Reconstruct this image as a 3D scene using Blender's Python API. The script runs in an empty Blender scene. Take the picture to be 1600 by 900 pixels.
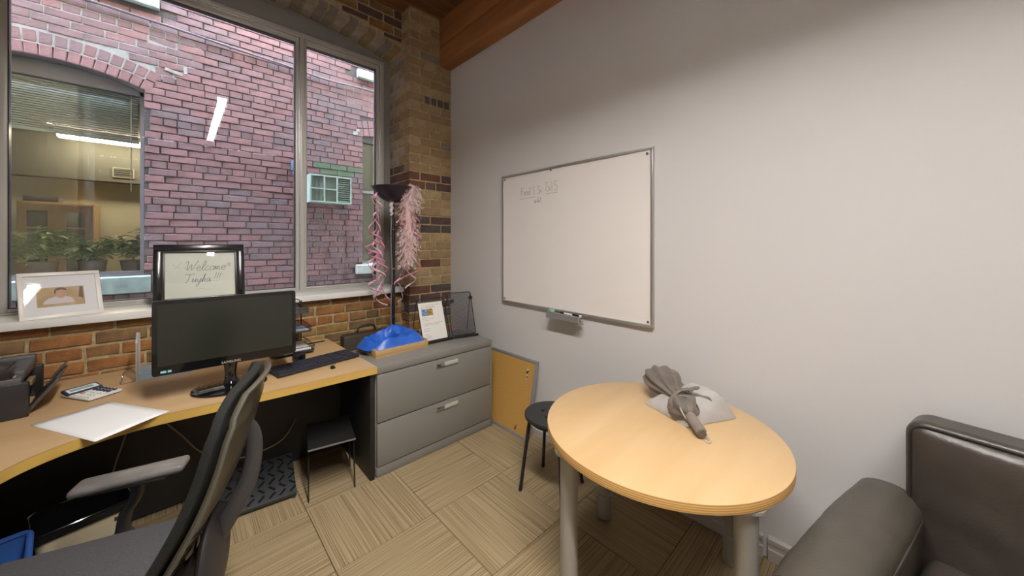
import bpy, bmesh, math, random
from mathutils import Vector, Matrix, noise

scene = bpy.context.scene
COL = scene.collection
PI = math.pi
rnd = random.Random(7)

# ------------------------------------------------------------------ camera
cam_d = bpy.data.cameras.new('camera')
cam_d.sensor_width = 36.0
cam_d.lens = 552.6 / 1600.0 * 36.0
cam_d.shift_y = -70.0 / 1600.0
cam_d.clip_start = 0.02
cam = bpy.data.objects.new('camera', cam_d)
COL.objects.link(cam)
cam.location = (0, 0, 1.48)
cam.rotation_euler = (PI / 2, 0, -math.radians(43.37))
scene.camera = cam

# ------------------------------------------------------------------ sky (overcast) and exposure
world = bpy.data.worlds.new('overcast_sky')
scene.world = world
world.use_nodes = True
_bg = world.node_tree.nodes['Background']
_bg.inputs['Color'].default_value = (0.80, 0.88, 1.0, 1)
_bg.inputs['Strength'].default_value = 34.0
scene.view_settings.view_transform = 'Standard'
scene.view_settings.look = 'None'
scene.view_settings.gamma = 1.0
scene.view_settings.use_curve_mapping = False
scene.view_settings.exposure = 1.0
ROOM_LAMP = 128.0          # radiance of the tubes in the room's ceiling fixtures
FAR_LAMP = 22.0            # radiance of the tube in the office across the alley
scene.cycles.max_bounces = 8
scene.cycles.transparent_max_bounces = 12

# ------------------------------------------------------------------ helpers: materials
MATS = {}


def mat(name, col, rough=0.5, metal=0.0, var=0.0, scale=20.0, bump=0.0, bscale=None, spec=0.5, coat=0.0,
        col2=None, sheen=0.0, stretch=None, detail=4.0):
    """Principled material; noise varies its colour by var (or towards col2) and raises fine relief."""
    if name in MATS:
        return MATS[name]
    m = bpy.data.materials.new(name)
    m.use_nodes = True
    nt = m.node_tree
    N, L = nt.nodes, nt.links
    b = N['Principled BSDF']
    b.inputs['Base Color'].default_value = (*col, 1)
    b.inputs['Roughness'].default_value = rough
    b.inputs['Metallic'].default_value = metal
    b.inputs['Specular IOR Level'].default_value = spec
    b.inputs['Coat Weight'].default_value = coat
    b.inputs['Sheen Weight'].default_value = sheen
    if var > 0 or bump > 0 or col2:
        tc = N.new('ShaderNodeTexCoord')
        mp = N.new('ShaderNodeMapping')
        if stretch:
            mp.inputs['Scale'].default_value = stretch
        L.new(tc.outputs['Object'], mp.inputs['Vector'])
        nz = N.new('ShaderNodeTexNoise')
        nz.inputs['Scale'].default_value = scale
        nz.inputs['Detail'].default_value = detail
        L.new(mp.outputs['Vector'], nz.inputs['Vector'])
        if var > 0 or col2:
            rp = N.new('ShaderNodeValToRGB')
            rp.color_ramp.elements[0].position = 0.3
            rp.color_ramp.elements[1].position = 0.7
            c2 = col2 if col2 else tuple(min(1, c * (1 + var)) for c in col)
            c1 = col if col2 else tuple(c * (1 - var) for c in col)
            rp.color_ramp.elements[0].color = (*c1, 1)
            rp.color_ramp.elements[1].color = (*c2, 1)
            L.new(nz.outputs['Fac'], rp.inputs['Fac'])
            L.new(rp.outputs['Color'], b.inputs['Base Color'])
        if bump > 0:
            n2 = nz
            if bscale:
                n2 = N.new('ShaderNodeTexNoise')
                n2.inputs['Scale'].default_value = bscale
                n2.inputs['Detail'].default_value = 3
                L.new(mp.outputs['Vector'], n2.inputs['Vector'])
            bp = N.new('ShaderNodeBump')
            bp.inputs['Strength'].default_value = bump
            bp.inputs['Distance'].default_value = 0.01
            L.new(n2.outputs['Fac'], bp.inputs['Height'])
            L.new(bp.outputs['Normal'], b.inputs['Normal'])
    MATS[name] = m
    return m


def emit(name, col, strength):
    if name in MATS:
        return MATS[name]
    m = bpy.data.materials.new(name)
    m.use_nodes = True
    nt = m.node_tree
    nt.nodes.remove(nt.nodes['Principled BSDF'])
    e = nt.nodes.new('ShaderNodeEmission')
    e.inputs['Color'].default_value = (*col, 1)
    e.inputs['Strength'].default_value = strength
    nt.links.new(e.outputs[0], nt.nodes['Material Output'].inputs[0])
    MATS[name] = m
    return m


def glass(name, tint=(1, 1, 1), rough=0.0, ior=1.45, refl=1.0):
    """Thin window glass: clear transmission with a Fresnel mirror on top."""
    if name in MATS:
        return MATS[name]
    m = bpy.data.materials.new(name)
    m.use_nodes = True
    nt = m.node_tree
    N, L = nt.nodes, nt.links
    N.remove(N['Principled BSDF'])
    t = N.new('ShaderNodeBsdfTransparent')
    t.inputs['Color'].default_value = (*tint, 1)
    g = N.new('ShaderNodeBsdfGlossy')
    g.inputs['Roughness'].default_value = rough
    f = N.new('ShaderNodeFresnel')
    f.inputs['IOR'].default_value = ior
    mx = N.new('ShaderNodeMixShader')
    L.new(f.outputs[0], mx.inputs[0])
    L.new(t.outputs[0], mx.inputs[1])
    L.new(g.outputs[0], mx.inputs[2])
    L.new(mx.outputs[0], N['Material Output'].inputs[0])
    MATS[name] = m
    return m


def wood(name, c1, c2, rough=0.35, scale=6.0, axis='X', spec=0.5, coat=0.0, turn=0.0):
    """Wood grain: noise stretched along an axis."""
    if name in MATS:
        return MATS[name]
    st = {'X': (0.12, 1, 1), 'Y': (1, 0.12, 1), 'Z': (1, 1, 0.12)}[axis]
    m = mat(name, c1, rough, 0, scale=scale * 4, col2=c2, stretch=st, spec=spec, coat=coat, detail=6.0)
    for n in m.node_tree.nodes:
        if n.type == 'MAPPING':
            n.inputs['Rotation'].default_value = (0, 0, turn)
    return m


# ------------------------------------------------------------------ helpers: meshes
class MB:
    def __init__(self):
        self.bm = bmesh.new()

    def box(self, c, s, bev=0.0, rot=None, seg=2, taper=None):
        r = bmesh.ops.create_cube(self.bm, size=1.0)
        vs = r['verts']
        for v in vs:
            x, y, z = v.co.x * s[0], v.co.y * s[1], v.co.z * s[2]
            if taper and v.co.z > 0:
                x *= taper[0]
                y *= taper[1]
            v.co = (x, y, z)
        if bev > 0:
            es = list({e for v in vs for e in v.link_edges})
            rb = bmesh.ops.bevel(self.bm, geom=es, offset=bev, segments=seg, affect='EDGES', profile=0.5)
            vs = list({v for f in rb['faces'] for v in f.verts} | {v for v in vs if v.is_valid})
        M = Matrix.Translation(Vector(c))
        if rot is not None:
            M = M @ rot.to_4x4()
        bmesh.ops.transform(self.bm, matrix=M, verts=vs)
        return self

    def bx(self, x0, x1, y0, y1, z0, z1, bev=0.0, seg=2):
        return self.box(((x0 + x1) / 2, (y0 + y1) / 2, (z0 + z1) / 2), (abs(x1 - x0), abs(y1 - y0), abs(z1 - z0)), bev, seg=seg)

    def ring(self, pts):
        return [self.bm.verts.new(p) for p in pts]

    def skin(self, rings, closed_u=True, closed_v=False, caps=False):
        n = len(rings[0])
        m = len(rings)
        for j in range(m if closed_v else m - 1):
            a, b = rings[j], rings[(j + 1) % m]
            for i in range(n if closed_u else n - 1):
                k = (i + 1) % n
                try:
                    self.bm.faces.new((a[i], a[k], b[k], b[i]))
                except ValueError:
                    pass
        if caps and closed_u:
            self.bm.faces.new(list(reversed(rings[0])))
            self.bm.faces.new(rings[-1])

    def cyl(self, p0, p1, r0, r1=None, seg=16, caps=True):
        r1 = r0 if r1 is None else r1
        p0, p1 = Vector(p0), Vector(p1)
        d = (p1 - p0).normalized()
        u = d.orthogonal().normalized()
        w = d.cross(u)
        rr = []
        for p, r in ((p0, r0), (p1, r1)):
            rr.append(self.ring([p + (u * math.cos(2 * PI * i / seg) + w * math.sin(2 * PI * i / seg)) * r for i in range(seg)]))
        self.skin(rr, caps=caps)
        return self

    def tube(self, pts, r, seg=8, closed=False, flat=1.0, up=None):
        pts = [Vector(p) for p in pts]
        n = len(pts)
        rr = []
        prev = None
        for i, p in enumerate(pts):
            if closed:
                d = pts[(i + 1) % n] - pts[i - 1]
            else:
                d = pts[min(i + 1, n - 1)] - pts[max(i - 1, 0)]
            d = d.normalized()
            if prev is None:
                u = (up.cross(d) if up is not None and up.cross(d).length > 1e-4 else d.orthogonal()).normalized()
            else:
                u = prev - d * prev.dot(d)
                u = u.normalized() if u.length > 1e-6 else d.orthogonal().normalized()
            prev = u
            w = d.cross(u)
            ri = r[i] if isinstance(r, (list, tuple)) else r
            rr.append(self.ring([p + u * math.cos(2 * PI * k / seg) * ri + w * math.sin(2 * PI * k / seg) * ri * flat for k in range(seg)]))
        self.skin(rr, closed_v=closed, caps=not closed)
        return self

    def lathe(self, prof, c=(0, 0, 0), seg=32, caps=True, mod=None):
        rr = []
        for r, z in prof:
            row = []
            for i in range(seg):
                a = 2 * PI * i / seg
                k = mod(a, z) if mod else 1.0
                row.append((c[0] + math.cos(a) * r * k, c[1] + math.sin(a) * r * k, c[2] + z))
            rr.append(self.ring(row))
        self.skin(rr, caps=caps)
        return self

    def prism(self, poly, h0, h1, plane='XY', bev=0.0):
        """Extrude a 2-D polygon; plane 'XY' extrudes in z, 'XZ' in y, 'YZ' in x."""
        def P(a, b, h):
            return {'XY': (a, b, h), 'XZ': (a, h, b), 'YZ': (h, a, b)}[plane]
        lo = self.ring([P(a, b, h0) for a, b in poly])
        hi = self.ring([P(a, b, h1) for a, b in poly])
        fs = [self.bm.faces.new(lo), self.bm.faces.new(hi)]
        n = len(poly)
        for i in range(n):
            k = (i + 1) % n
            fs.append(self.bm.faces.new((lo[i], lo[k], hi[k], hi[i])))
        bmesh.ops.recalc_face_normals(self.bm, faces=fs)
        if bev > 0:
            es = [e for e in {e for f in fs[:2] for e in f.edges}]
            bmesh.ops.bevel(self.bm, geom=es, offset=bev, segments=2, affect='EDGES')
        return self

    def grid(self, fn, nu, nv, closed_u=False):
        rows = []
        for j in range(nv + 1):
            rows.append(self.ring([fn(i / nu, j / nv) for i in range(nu if closed_u else nu + 1)]))
        self.skin(rows, closed_u=closed_u)
        return self

    def ball(self, c, r, seg=16, rings=10):
        if not isinstance(r, (tuple, list)):
            r = (r, r, r)
        res = bmesh.ops.create_uvsphere(self.bm, u_segments=seg, v_segments=rings, radius=1.0)
        for v in res['verts']:
            v.co = (c[0] + v.co.x * r[0], c[1] + v.co.y * r[1], c[2] + v.co.z * r[2])
        return self

    def xform(self, M):
        bmesh.ops.transform(self.bm, matrix=M, verts=self.bm.verts[:])
        return self

    def build(self, name, m, parent=None, smooth=35.0, kind=None, loc=None, recalc=True, label=None):
        if recalc:
            bmesh.ops.recalc_face_normals(self.bm, faces=self.bm.faces[:])
        me = bpy.data.meshes.new(name)
        self.bm.to_mesh(me)
        self.bm.free()
        if smooth:
            for p in me.polygons:
                p.use_smooth = True
            me.set_sharp_from_angle(angle=math.radians(smooth))
        for mm in (m if isinstance(m, (list, tuple)) else [m]):
            me.materials.append(mm)
        o = bpy.data.objects.new(name, me)
        COL.objects.link(o)
        if parent:
            o.parent = parent
        if loc:
            o.location = loc
        if kind:
            o['kind'] = kind
        if label:
            o['label'] = label
        return o


def mod_subsurf(o, lv=2):
    s = o.modifiers.new('subsurf', 'SUBSURF')
    s.levels = lv
    s.render_levels = lv
    return o


def mod_solid(o, t, offset=0.0):
    s = o.modifiers.new('solid', 'SOLIDIFY')
    s.thickness = t
    s.offset = offset
    return o


def thing(name, label, cat, loc=(0, 0, 0), rz=0.0, group=None):
    o = bpy.data.objects.new(name, None)
    o.empty_display_size = 0.05
    COL.objects.link(o)
    o.location = loc
    o.rotation_euler = (0, 0, rz)
    o['label'] = label
    o['category'] = cat
    if group:
        o['group'] = group
    return o


def tag(o, label, cat, group=None):
    o['label'] = label
    o['category'] = cat
    if group:
        o['group'] = group
    return o


def struct(o):
    o['kind'] = 'structure'
    return o


def linked(name, me, parent, loc, rot=(0, 0, 0), sc=(1, 1, 1), m=None):
    """One more object on shared mesh data; m sets this object's own material."""
    o = bpy.data.objects.new(name, me)
    COL.objects.link(o)
    o.parent = parent
    o.location = loc
    o.rotation_euler = rot
    o.scale = sc
    if m is not None:
        o.material_slots[0].link = 'OBJECT'
        o.material_slots[0].material = m
    return o


def lettering(name, body, size, m, parent, M, extrude=0.0005, shear=0.0, spacing=1.0):
    cu = bpy.data.curves.new(name, 'FONT')
    cu.body = body
    cu.size = size
    cu.extrude = extrude
    cu.align_x = 'CENTER'
    cu.align_y = 'CENTER'
    cu.shear = shear
    cu.space_character = spacing
    tmp = bpy.data.objects.new(name, cu)
    COL.objects.link(tmp)
    dg = bpy.context.evaluated_depsgraph_get()
    me = bpy.data.meshes.new_from_object(tmp.evaluated_get(dg))
    bpy.data.objects.remove(tmp)
    me.transform(M)
    me.materials.clear()
    me.materials.append(m)
    me.name = name
    o = bpy.data.objects.new(name, me)
    COL.objects.link(o)
    o.parent = parent
    return o


def arc(cx, cy, r, a0, a1, n=8):
    return [(cx + r * math.cos(a0 + (a1 - a0) * i / n), cy + r * math.sin(a0 + (a1 - a0) * i / n)) for i in range(n + 1)]


def rrect(w, h, r, n=4, cx=0, cy=0):
    p = []
    for sx, sy, a in ((1, 1, 0), (-1, 1, PI / 2), (-1, -1, PI), (1, -1, 1.5 * PI)):
        p += arc(cx + sx * (w / 2 - r), cy + sy * (h / 2 - r), r, a, a + PI / 2, n)
    return p


def smooth_path(pts, n=6):
    """Catmull-Rom through the points."""
    P = [Vector(p) for p in pts]
    out = []
    for i in range(len(P) - 1):
        p0, p1, p2, p3 = P[max(i - 1, 0)], P[i], P[i + 1], P[min(i + 2, len(P) - 1)]
        for k in range(n):
            t = k / n
            out.append(0.5 * ((2 * p1) + (p2 - p0) * t + (2 * p0 - 5 * p1 + 4 * p2 - p3) * t * t + (3 * p1 - p0 - 3 * p2 + p3) * t ** 3))
    out.append(P[-1])
    return out


# ------------------------------------------------------------------ materials
wall_paint = mat('wall_paint', (0.67, 0.66, 0.665), 0.55, bump=0.03, bscale=180, scale=3)
mortar_in = mat('tan_mortar', (0.42, 0.33, 0.18), 0.95, var=0.25, scale=30, bump=0.6, bscale=90)
mortar_out = mat('shaded_joint_mortar', (0.020, 0.017, 0.020), 0.95, var=0.4, scale=3, bump=0.5, bscale=70)  # very dark: shade in the brick joints put into the mortar colour
lime = mat('white_lime_mortar', (0.105, 0.11, 0.115), 0.95, var=0.2, scale=20)
B_IN = [mat('brick_orange_brown', (0.30, 0.135, 0.045), 0.9, var=0.35, scale=14, bump=0.5, bscale=60),
        mat('brick_brown', (0.245, 0.13, 0.05), 0.9, var=0.35, scale=14, bump=0.5, bscale=60),
        mat('brick_umber', (0.20, 0.12, 0.055), 0.9, var=0.35, scale=14, bump=0.5, bscale=60),
        mat('brick_rust', (0.27, 0.11, 0.038), 0.9, var=0.3, scale=14, bump=0.5, bscale=60),
        mat('brick_ochre', (0.29, 0.175, 0.055), 0.9, var=0.3, scale=14, bump=0.5, bscale=60)]
B_BUFF = [mat('brick_buff', (0.36, 0.255, 0.14), 0.9, var=0.2, scale=12, bump=0.4, bscale=60),
          mat('brick_tan', (0.31, 0.215, 0.115), 0.9, var=0.2, scale=12, bump=0.4, bscale=60),
          mat('brick_straw', (0.40, 0.295, 0.165), 0.9, var=0.2, scale=12, bump=0.4, bscale=60)]
B_DARK = [mat('brick_dark_red', (0.135, 0.055, 0.035), 0.9, var=0.3, scale=12, bump=0.4, bscale=60),
          mat('brick_plum', (0.10, 0.055, 0.05), 0.9, var=0.3, scale=12, bump=0.4, bscale=60),
          mat('brick_slate', (0.085, 0.065, 0.06), 0.9, var=0.3, scale=12, bump=0.4, bscale=60)]
B_GREY = [mat('brick_grey', (0.25, 0.21, 0.18), 0.9, var=0.2, scale=12, bump=0.4, bscale=60),
          mat('brick_pale', (0.37, 0.31, 0.25), 0.9, var=0.2, scale=12, bump=0.4, bscale=60)]
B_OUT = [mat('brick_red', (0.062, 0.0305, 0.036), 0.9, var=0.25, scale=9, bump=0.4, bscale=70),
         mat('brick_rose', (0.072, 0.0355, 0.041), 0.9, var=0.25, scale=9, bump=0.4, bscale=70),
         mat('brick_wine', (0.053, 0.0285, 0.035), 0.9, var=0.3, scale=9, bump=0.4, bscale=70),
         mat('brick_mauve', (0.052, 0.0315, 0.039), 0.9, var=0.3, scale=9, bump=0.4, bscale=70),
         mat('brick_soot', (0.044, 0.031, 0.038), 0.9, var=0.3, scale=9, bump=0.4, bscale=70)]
moss_brick = mat('brick_mossy', (0.024, 0.042, 0.024), 0.95, var=0.4, scale=20, bump=0.5, bscale=70)
alu = mat('window_frame_grey', (0.52, 0.51, 0.48), 0.35, 0.1, var=0.04, scale=5)
alu_edge = mat('window_frame_bright', (0.70, 0.72, 0.74), 0.25, 0.7)
sill_white = mat('white_sill_paint', (0.82, 0.82, 0.79), 0.35, var=0.03, scale=6)
filler_grey = mat('grey_filler_paint', (0.27, 0.255, 0.245), 0.6)
timber = wood('old_timber', (0.30, 0.115, 0.038), (0.45, 0.195, 0.065), 0.6, 3.5, 'Y')
plank_w = [wood('plank_wood', (0.15, 0.055, 0.02), (0.26, 0.11, 0.035), 0.6, 3.5, 'X'),
           wood('plank_wood_dark', (0.10, 0.04, 0.016), (0.20, 0.085, 0.03), 0.6, 3.5, 'X')]
white_glass = glass('window_glass')
pic_glass = glass('picture_glass', ior=1.5)
black_pl = mat('black_plastic', (0.012, 0.012, 0.013), 0.35)
black_gl = mat('gloss_black_plastic', (0.006, 0.006, 0.007), 0.08, coat=0.5)
black_mt = mat('black_powder_coat', (0.012, 0.012, 0.013), 0.45)
dark_lam = mat('charcoal_laminate', (0.016, 0.0145, 0.014), 0.5, var=0.1, scale=8)
steel_pt = mat('grey_steel_paint', (0.215, 0.208, 0.193), 0.4, var=0.02, scale=300, bump=0.02, bscale=400)
chrome = mat('chrome', (0.62, 0.62, 0.62), 0.2, 1.0)
silver = mat('silver_paint', (0.52, 0.52, 0.51), 0.35, 0.4)
white_pl = mat('white_plastic', (0.78, 0.78, 0.76), 0.35)
paper_w = mat('white_paper', (0.84, 0.85, 0.86), 0.7, bump=0.02, bscale=40, scale=4)
ink = mat('grey_ink', (0.16, 0.15, 0.15), 0.6)

# ================================================================== THE SETTING
X_R, Y_B, Y_P, Z_C, Z_BEAM = 2.02, 3.19, 3.04, 3.69, 3.234      # right wall, brick face, pier face, ceiling, beam underside
X_P = 1.56                                                      # left face of the pier
X_L, Y_K = -1.75, -3.6                                          # left and back walls


def carpet_mat(name, c1, c2, c3):
    m = bpy.data.materials.new(name)
    m.use_nodes = True
    nt = m.node_tree
    N, L = nt.nodes, nt.links
    b = N['Principled BSDF']
    b.inputs['Roughness'].default_value = 0.95
    b.inputs['Specular IOR Level'].default_value = 0.15
    tc = N.new('ShaderNodeTexCoord')
    oi = N.new('ShaderNodeObjectInfo')
    mu = N.new('ShaderNodeMath')
    mu.operation = 'MULTIPLY'
    mu.inputs[1].default_value = 37.0
    L.new(oi.outputs['Random'], mu.inputs[0])
    cb = N.new('ShaderNodeCombineXYZ')
    L.new(mu.outputs[0], cb.inputs[0])
    L.new(mu.outputs[0], cb.inputs[2])
    ad = N.new('ShaderNodeVectorMath')
    L.new(tc.outputs['Object'], ad.inputs[0])
    L.new(cb.outputs[0], ad.inputs[1])
    mp = N.new('ShaderNodeMapping')
    mp.inputs['Scale'].default_value = (330, 1.6, 1)
    L.new(ad.outputs[0], mp.inputs['Vector'])
    nz = N.new('ShaderNodeTexNoise')
    nz.inputs['Scale'].default_value = 1.0
    nz.inputs['Detail'].default_value = 1.5
    L.new(mp.outputs[0], nz.inputs['Vector'])
    rp = N.new('ShaderNodeValToRGB')
    e = rp.color_ramp.elements
    e[0].position, e[0].color = 0.32, (*c1, 1)
    e[1].position, e[1].color = 0.68, (*c3, 1)
    mid = e.new(0.49)
    mid.color = (*c2, 1)
    L.new(nz.outputs['Fac'], rp.inputs['Fac'])
    n2 = N.new('ShaderNodeTexNoise')
    n2.inputs['Scale'].default_value = 420.0
    L.new(tc.outputs['Object'], n2.inputs['Vector'])
    mx = N.new('ShaderNodeMix')
    mx.data_type = 'RGBA'
    mx.blend_type = 'MULTIPLY'
    mx.inputs['Factor'].default_value = 0.35
    L.new(rp.outputs['Color'], mx.inputs['A'])
    L.new(n2.outputs['Fac'], mx.inputs['B'])
    L.new(mx.outputs['Result'], b.inputs['Base Color'])
    bp = N.new('ShaderNodeBump')
    bp.inputs['Strength'].default_value = 0.5
    bp.inputs['Distance'].default_value = 0.004
    L.new(nz.outputs['Fac'], bp.inputs['Height'])
    L.new(bp.outputs['Normal'], b.inputs['Normal'])
    return m


carpet = carpet_mat('striped_carpet', (0.215, 0.15, 0.08), (0.375, 0.285, 0.165), (0.48, 0.385, 0.235))
under = mat('carpet_backing', (0.05, 0.04, 0.03), 0.9)
floor = struct(MB().bx(X_L - 0.1, X_R + 0.15, Y_K - 0.1, 3.66, -0.12, -0.008).build('floor', under))
_t = MB().bx(-0.2488, 0.2488, -0.2488, 0.2488, -0.008, 0.0, 0.002, 1).build('carpet_tile', carpet, floor)
_tile_me = _t.data
_first = True
ix = 0
for i in range(-5, 4):
    for j in range(-12, 3):
        cx, cy = 0.518 + 0.25 + 0.5 * i, 2.205 + 0.25 + 0.5 * j
        if cx - 0.25 > X_R or cx + 0.25 < X_L or cy - 0.25 > 3.2 or cy + 0.25 < Y_K:
            continue
        a = PI / 2 if (i + j) % 2 == 0 else 0.0
        if _first:
            o = _t
            _first = False
        else:
            o = linked('carpet_tile', _tile_me, floor, (0, 0, 0))
        o.location = (cx, cy, 0)
        o.rotation_euler = (0, 0, a)

# ceiling of planks
ceiling = struct(MB().bx(X_L - 0.1, X_R + 0.15, Y_K - 0.1, 3.66, Z_C + 0.03, Z_C + 0.15).build('ceiling', plank_w[1]))
_p = MB().bx(-1.9, 1.9, -0.0665, 0.0665, 0, 0.03, 0.004, 1).build('plank', plank_w[0], ceiling)
y = Y_K + 0.07
k = 0
while y < 3.6:
    o = _p if k == 0 else linked('plank', _p.data, ceiling, (0, 0, 0), m=plank_w[(k * 7 // 3) % 2])
    o.location = (0.2, y, Z_C)
    y += 0.138
    k += 1

# right wall, left wall, back wall
wall_right = struct(MB().bx(X_R, X_R + 0.13, Y_K, 3.05, 0, Z_C).build('wall_right', wall_paint))
wall_left = struct(MB().bx(X_L - 0.13, X_L, Y_K, 3.3, 0, Z_C).build('wall_left', wall_paint))
wall_back = struct(MB().bx(X_L - 0.13, X_R + 0.13, Y_K - 0.13, Y_K, 0, Z_C).build('wall_back', wall_paint))
base_white = mat('baseboard_paint', (0.50, 0.47, 0.46), 0.4)
bp_ = [(0, 0), (-0.016, 0), (-0.016, 0.05), (-0.011, 0.056), (-0.011, 0.072), (-0.014, 0.078), (-0.014, 0.098), (-0.004, 0.108), (0, 0.108)]
baseboard = struct(MB().xform(Matrix.Identity(4)).prism([(x, z) for x, z in bp_], 0, 1, 'XZ').build('baseboard_right', base_white, smooth=None))
baseboard.location = (X_R - 0.0005, 0.40, 0)
baseboard.scale = (1, 2.63, 1)
bb2 = struct(MB().prism(bp_, 0, 1, 'XZ').build('baseboard_right', base_white, smooth=None))
bb2.location = (X_R - 0.0005, Y_K, 0)
bb2.scale = (1, 3.98, 1)

# the beam along the right wall: two stacked timbers
beam = struct(MB().bx(1.888, X_R + 0.05, Y_K, Y_P + 0.02, Z_BEAM, 3.425, 0.012).build('ceiling_beam', timber))
MB().bx(1.886, X_R + 0.05, Y_K, Y_P + 0.02, 3.431, Z_C, 0.008).build('upper_timber', timber, beam)


def arch_z(x):
    return 3.46 - 0.125 * (x - 0.40) ** 2


# window wall: mortar core; the bricks stand a few millimetres proud of it
XW0, XW1 = -0.84, X_P
core = MB()
core.bx(X_L - 0.13, X_P + 0.01, Y_B + 0.007, 3.66, -0.12, 1.02)
core.bx(X_L - 0.13, XW0, Y_B + 0.007, 3.66, 1.02, Z_C)
core.bx(X_P + 0.007, X_R + 0.13, Y_P + 0.007, 3.66, -0.12, Z_C)
nA = 24
low = [(XW0 + (XW1 + 0.01 - XW0) * i / nA, arch_z(XW0 + (XW1 - XW0) * i / nA) + 0.01) for i in range(nA + 1)]
core.prism(low + [(XW1 + 0.01, Z_C), (XW0, Z_C)], Y_B + 0.007, 3.66, 'XZ')
# the outer skin of our own building along the alley
core.bx(-5.5, X_L - 0.13, 3.5, 3.66, -0.6, 5.4)
core.bx(X_R + 0.13, 6.0, 3.5, 3.66, -0.6, 5.4)
core.bx(X_L - 0.13, X_R + 0.13, 3.5, 3.66, Z_C + 0.15, 5.4)
core.bx(X_L - 0.13, X_R + 0.13, 3.5, 3.66, -0.6, -0.12)
wall_front = struct(core.build('wall_front', mortar_in, smooth=None))

_brick_cache = {}


def brick_mesh(l, d, h, var):
    key = (round(l, 2), round(d, 2), round(h, 3), var)
    if key not in _brick_cache:
        r = random.Random(hash(key) & 0xffff)
        mb = MB()
        mb.box((0, 0, 0), (key[0], key[1], key[2]), 0.005, seg=1)
        for v in mb.bm.verts:
            v.co += Vector((r.uniform(-.0022, .0022), r.uniform(-.0015, .0015), r.uniform(-.0018, .0018)))
        me = bpy.data.meshes.new('brick')
        bmesh.ops.recalc_face_normals(mb.bm, faces=mb.bm.faces[:])
        mb.bm.to_mesh(me)
        mb.bm.free()
        me.materials.append(B_IN[0])
        _brick_cache[key] = me
    return _brick_cache[key]


def brick(parent, c, dims, m, rot=(0, 0, 0)):
    me = brick_mesh(*dims, rnd.randrange(3))
    return linked('brick', me, parent, c, (rot[0] + rnd.uniform(-.006, .006), rot[1] + rnd.uniform(-.006, .006), rot[2] + rnd.uniform(-.01, .01)), (1, 1, 1), m)


def pier_mat(z, side=False):
    q = rnd.random()
    if side:  # return bricks greyer: cool daylight is painted into their colour
        if z < 0.85:
            return rnd.choice(B_IN)
        if z < 1.12 or 1.98 < z < 2.2:
            return rnd.choice([B_DARK[1], B_GREY[0], B_DARK[2]])
        return rnd.choice([B_GREY[0], B_GREY[1], B_GREY[1], B_BUFF[1]]) if q > 0.1 else B_DARK[1]
    if z < 0.85:
        return rnd.choice([B_IN[1], B_IN[2], B_IN[0], B_DARK[2]])
    if z < 1.10:
        return rnd.choice([B_DARK[0], B_DARK[1], B_DARK[2], B_DARK[1]])
    if z < 1.33:
        return rnd.choice([B_BUFF[1], B_BUFF[0], B_DARK[0], B_BUFF[1]])
    if z < 1.58:
        return rnd.choice([B_BUFF[0], B_BUFF[1], B_BUFF[1], B_BUFF[2]]) if q > .12 else B_DARK[0]
    if z < 1.74:
        return rnd.choice([B_DARK[0], B_DARK[1], B_DARK[2]])
    if z < 1.98:
        return rnd.choice(B_BUFF)
    if z < 2.17:
        return rnd.choice([B_DARK[0], B_DARK[0], B_DARK[1]])
    return rnd.choice([B_BUFF[0], B_BUFF[1], B_BUFF[2], B_BUFF[1]]) if q > .06 else B_GREY[0]


# bricks under the window sill
pat = ['S', 'S', 'M', 'S', 'S', 'M', 'S', 'H']
zt = 1.018
for row in range(8):
    h = 0.066 if row else 0.052
    x = -1.62 - rnd.random() * 0.18
    while x < X_P - 0.01:
        t = pat[row]
        l = 0.225 + rnd.uniform(-.012, .012) if t == 'S' else (0.108 + rnd.uniform(-.01, .01) if t == 'H' else rnd.choice([0.11, 0.115, 0.13, 0.165, 0.22]))
        x1 = min(x + l, X_P + 0.005)
        if x1 - x > 0.05 and x1 > X_L:
            dark = row == 0
            m = rnd.choice([B_IN[3], B_IN[1], B_IN[2]]) if dark else (rnd.choice(B_IN[:4]) if row < 3 or x < 0.5 else rnd.choice([B_IN[4], B_IN[2], B_IN[1], B_IN[4]]))
            brick(wall_front, ((x + x1) / 2, Y_B + 0.05 + rnd.uniform(-.004, .004), zt - h / 2), (x1 - x, 0.1, h), m)
        x = x1 + rnd.uniform(0.010, 0.016)
    zt -= h + 0.0125

# the same brickwork left of the window
zz = 1.06
r = 0
while zz < Z_C - 0.04:
    x = X_L - 0.11 * (r % 2)
    while x < XW0 - 0.02:
        x1 = min(x + 0.224, XW0)
        if x1 - max(x, X_L) > 0.05:
            brick(wall_front, ((max(x, X_L) + x1) / 2, Y_B + 0.05, zz + 0.036), (x1 - max(x, X_L), 0.1, 0.07), pier_mat(zz))
        x = x1 + 0.0115
    zz += 0.083
    r += 1

# bricks of the pier: front face and the return beside the window


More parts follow.
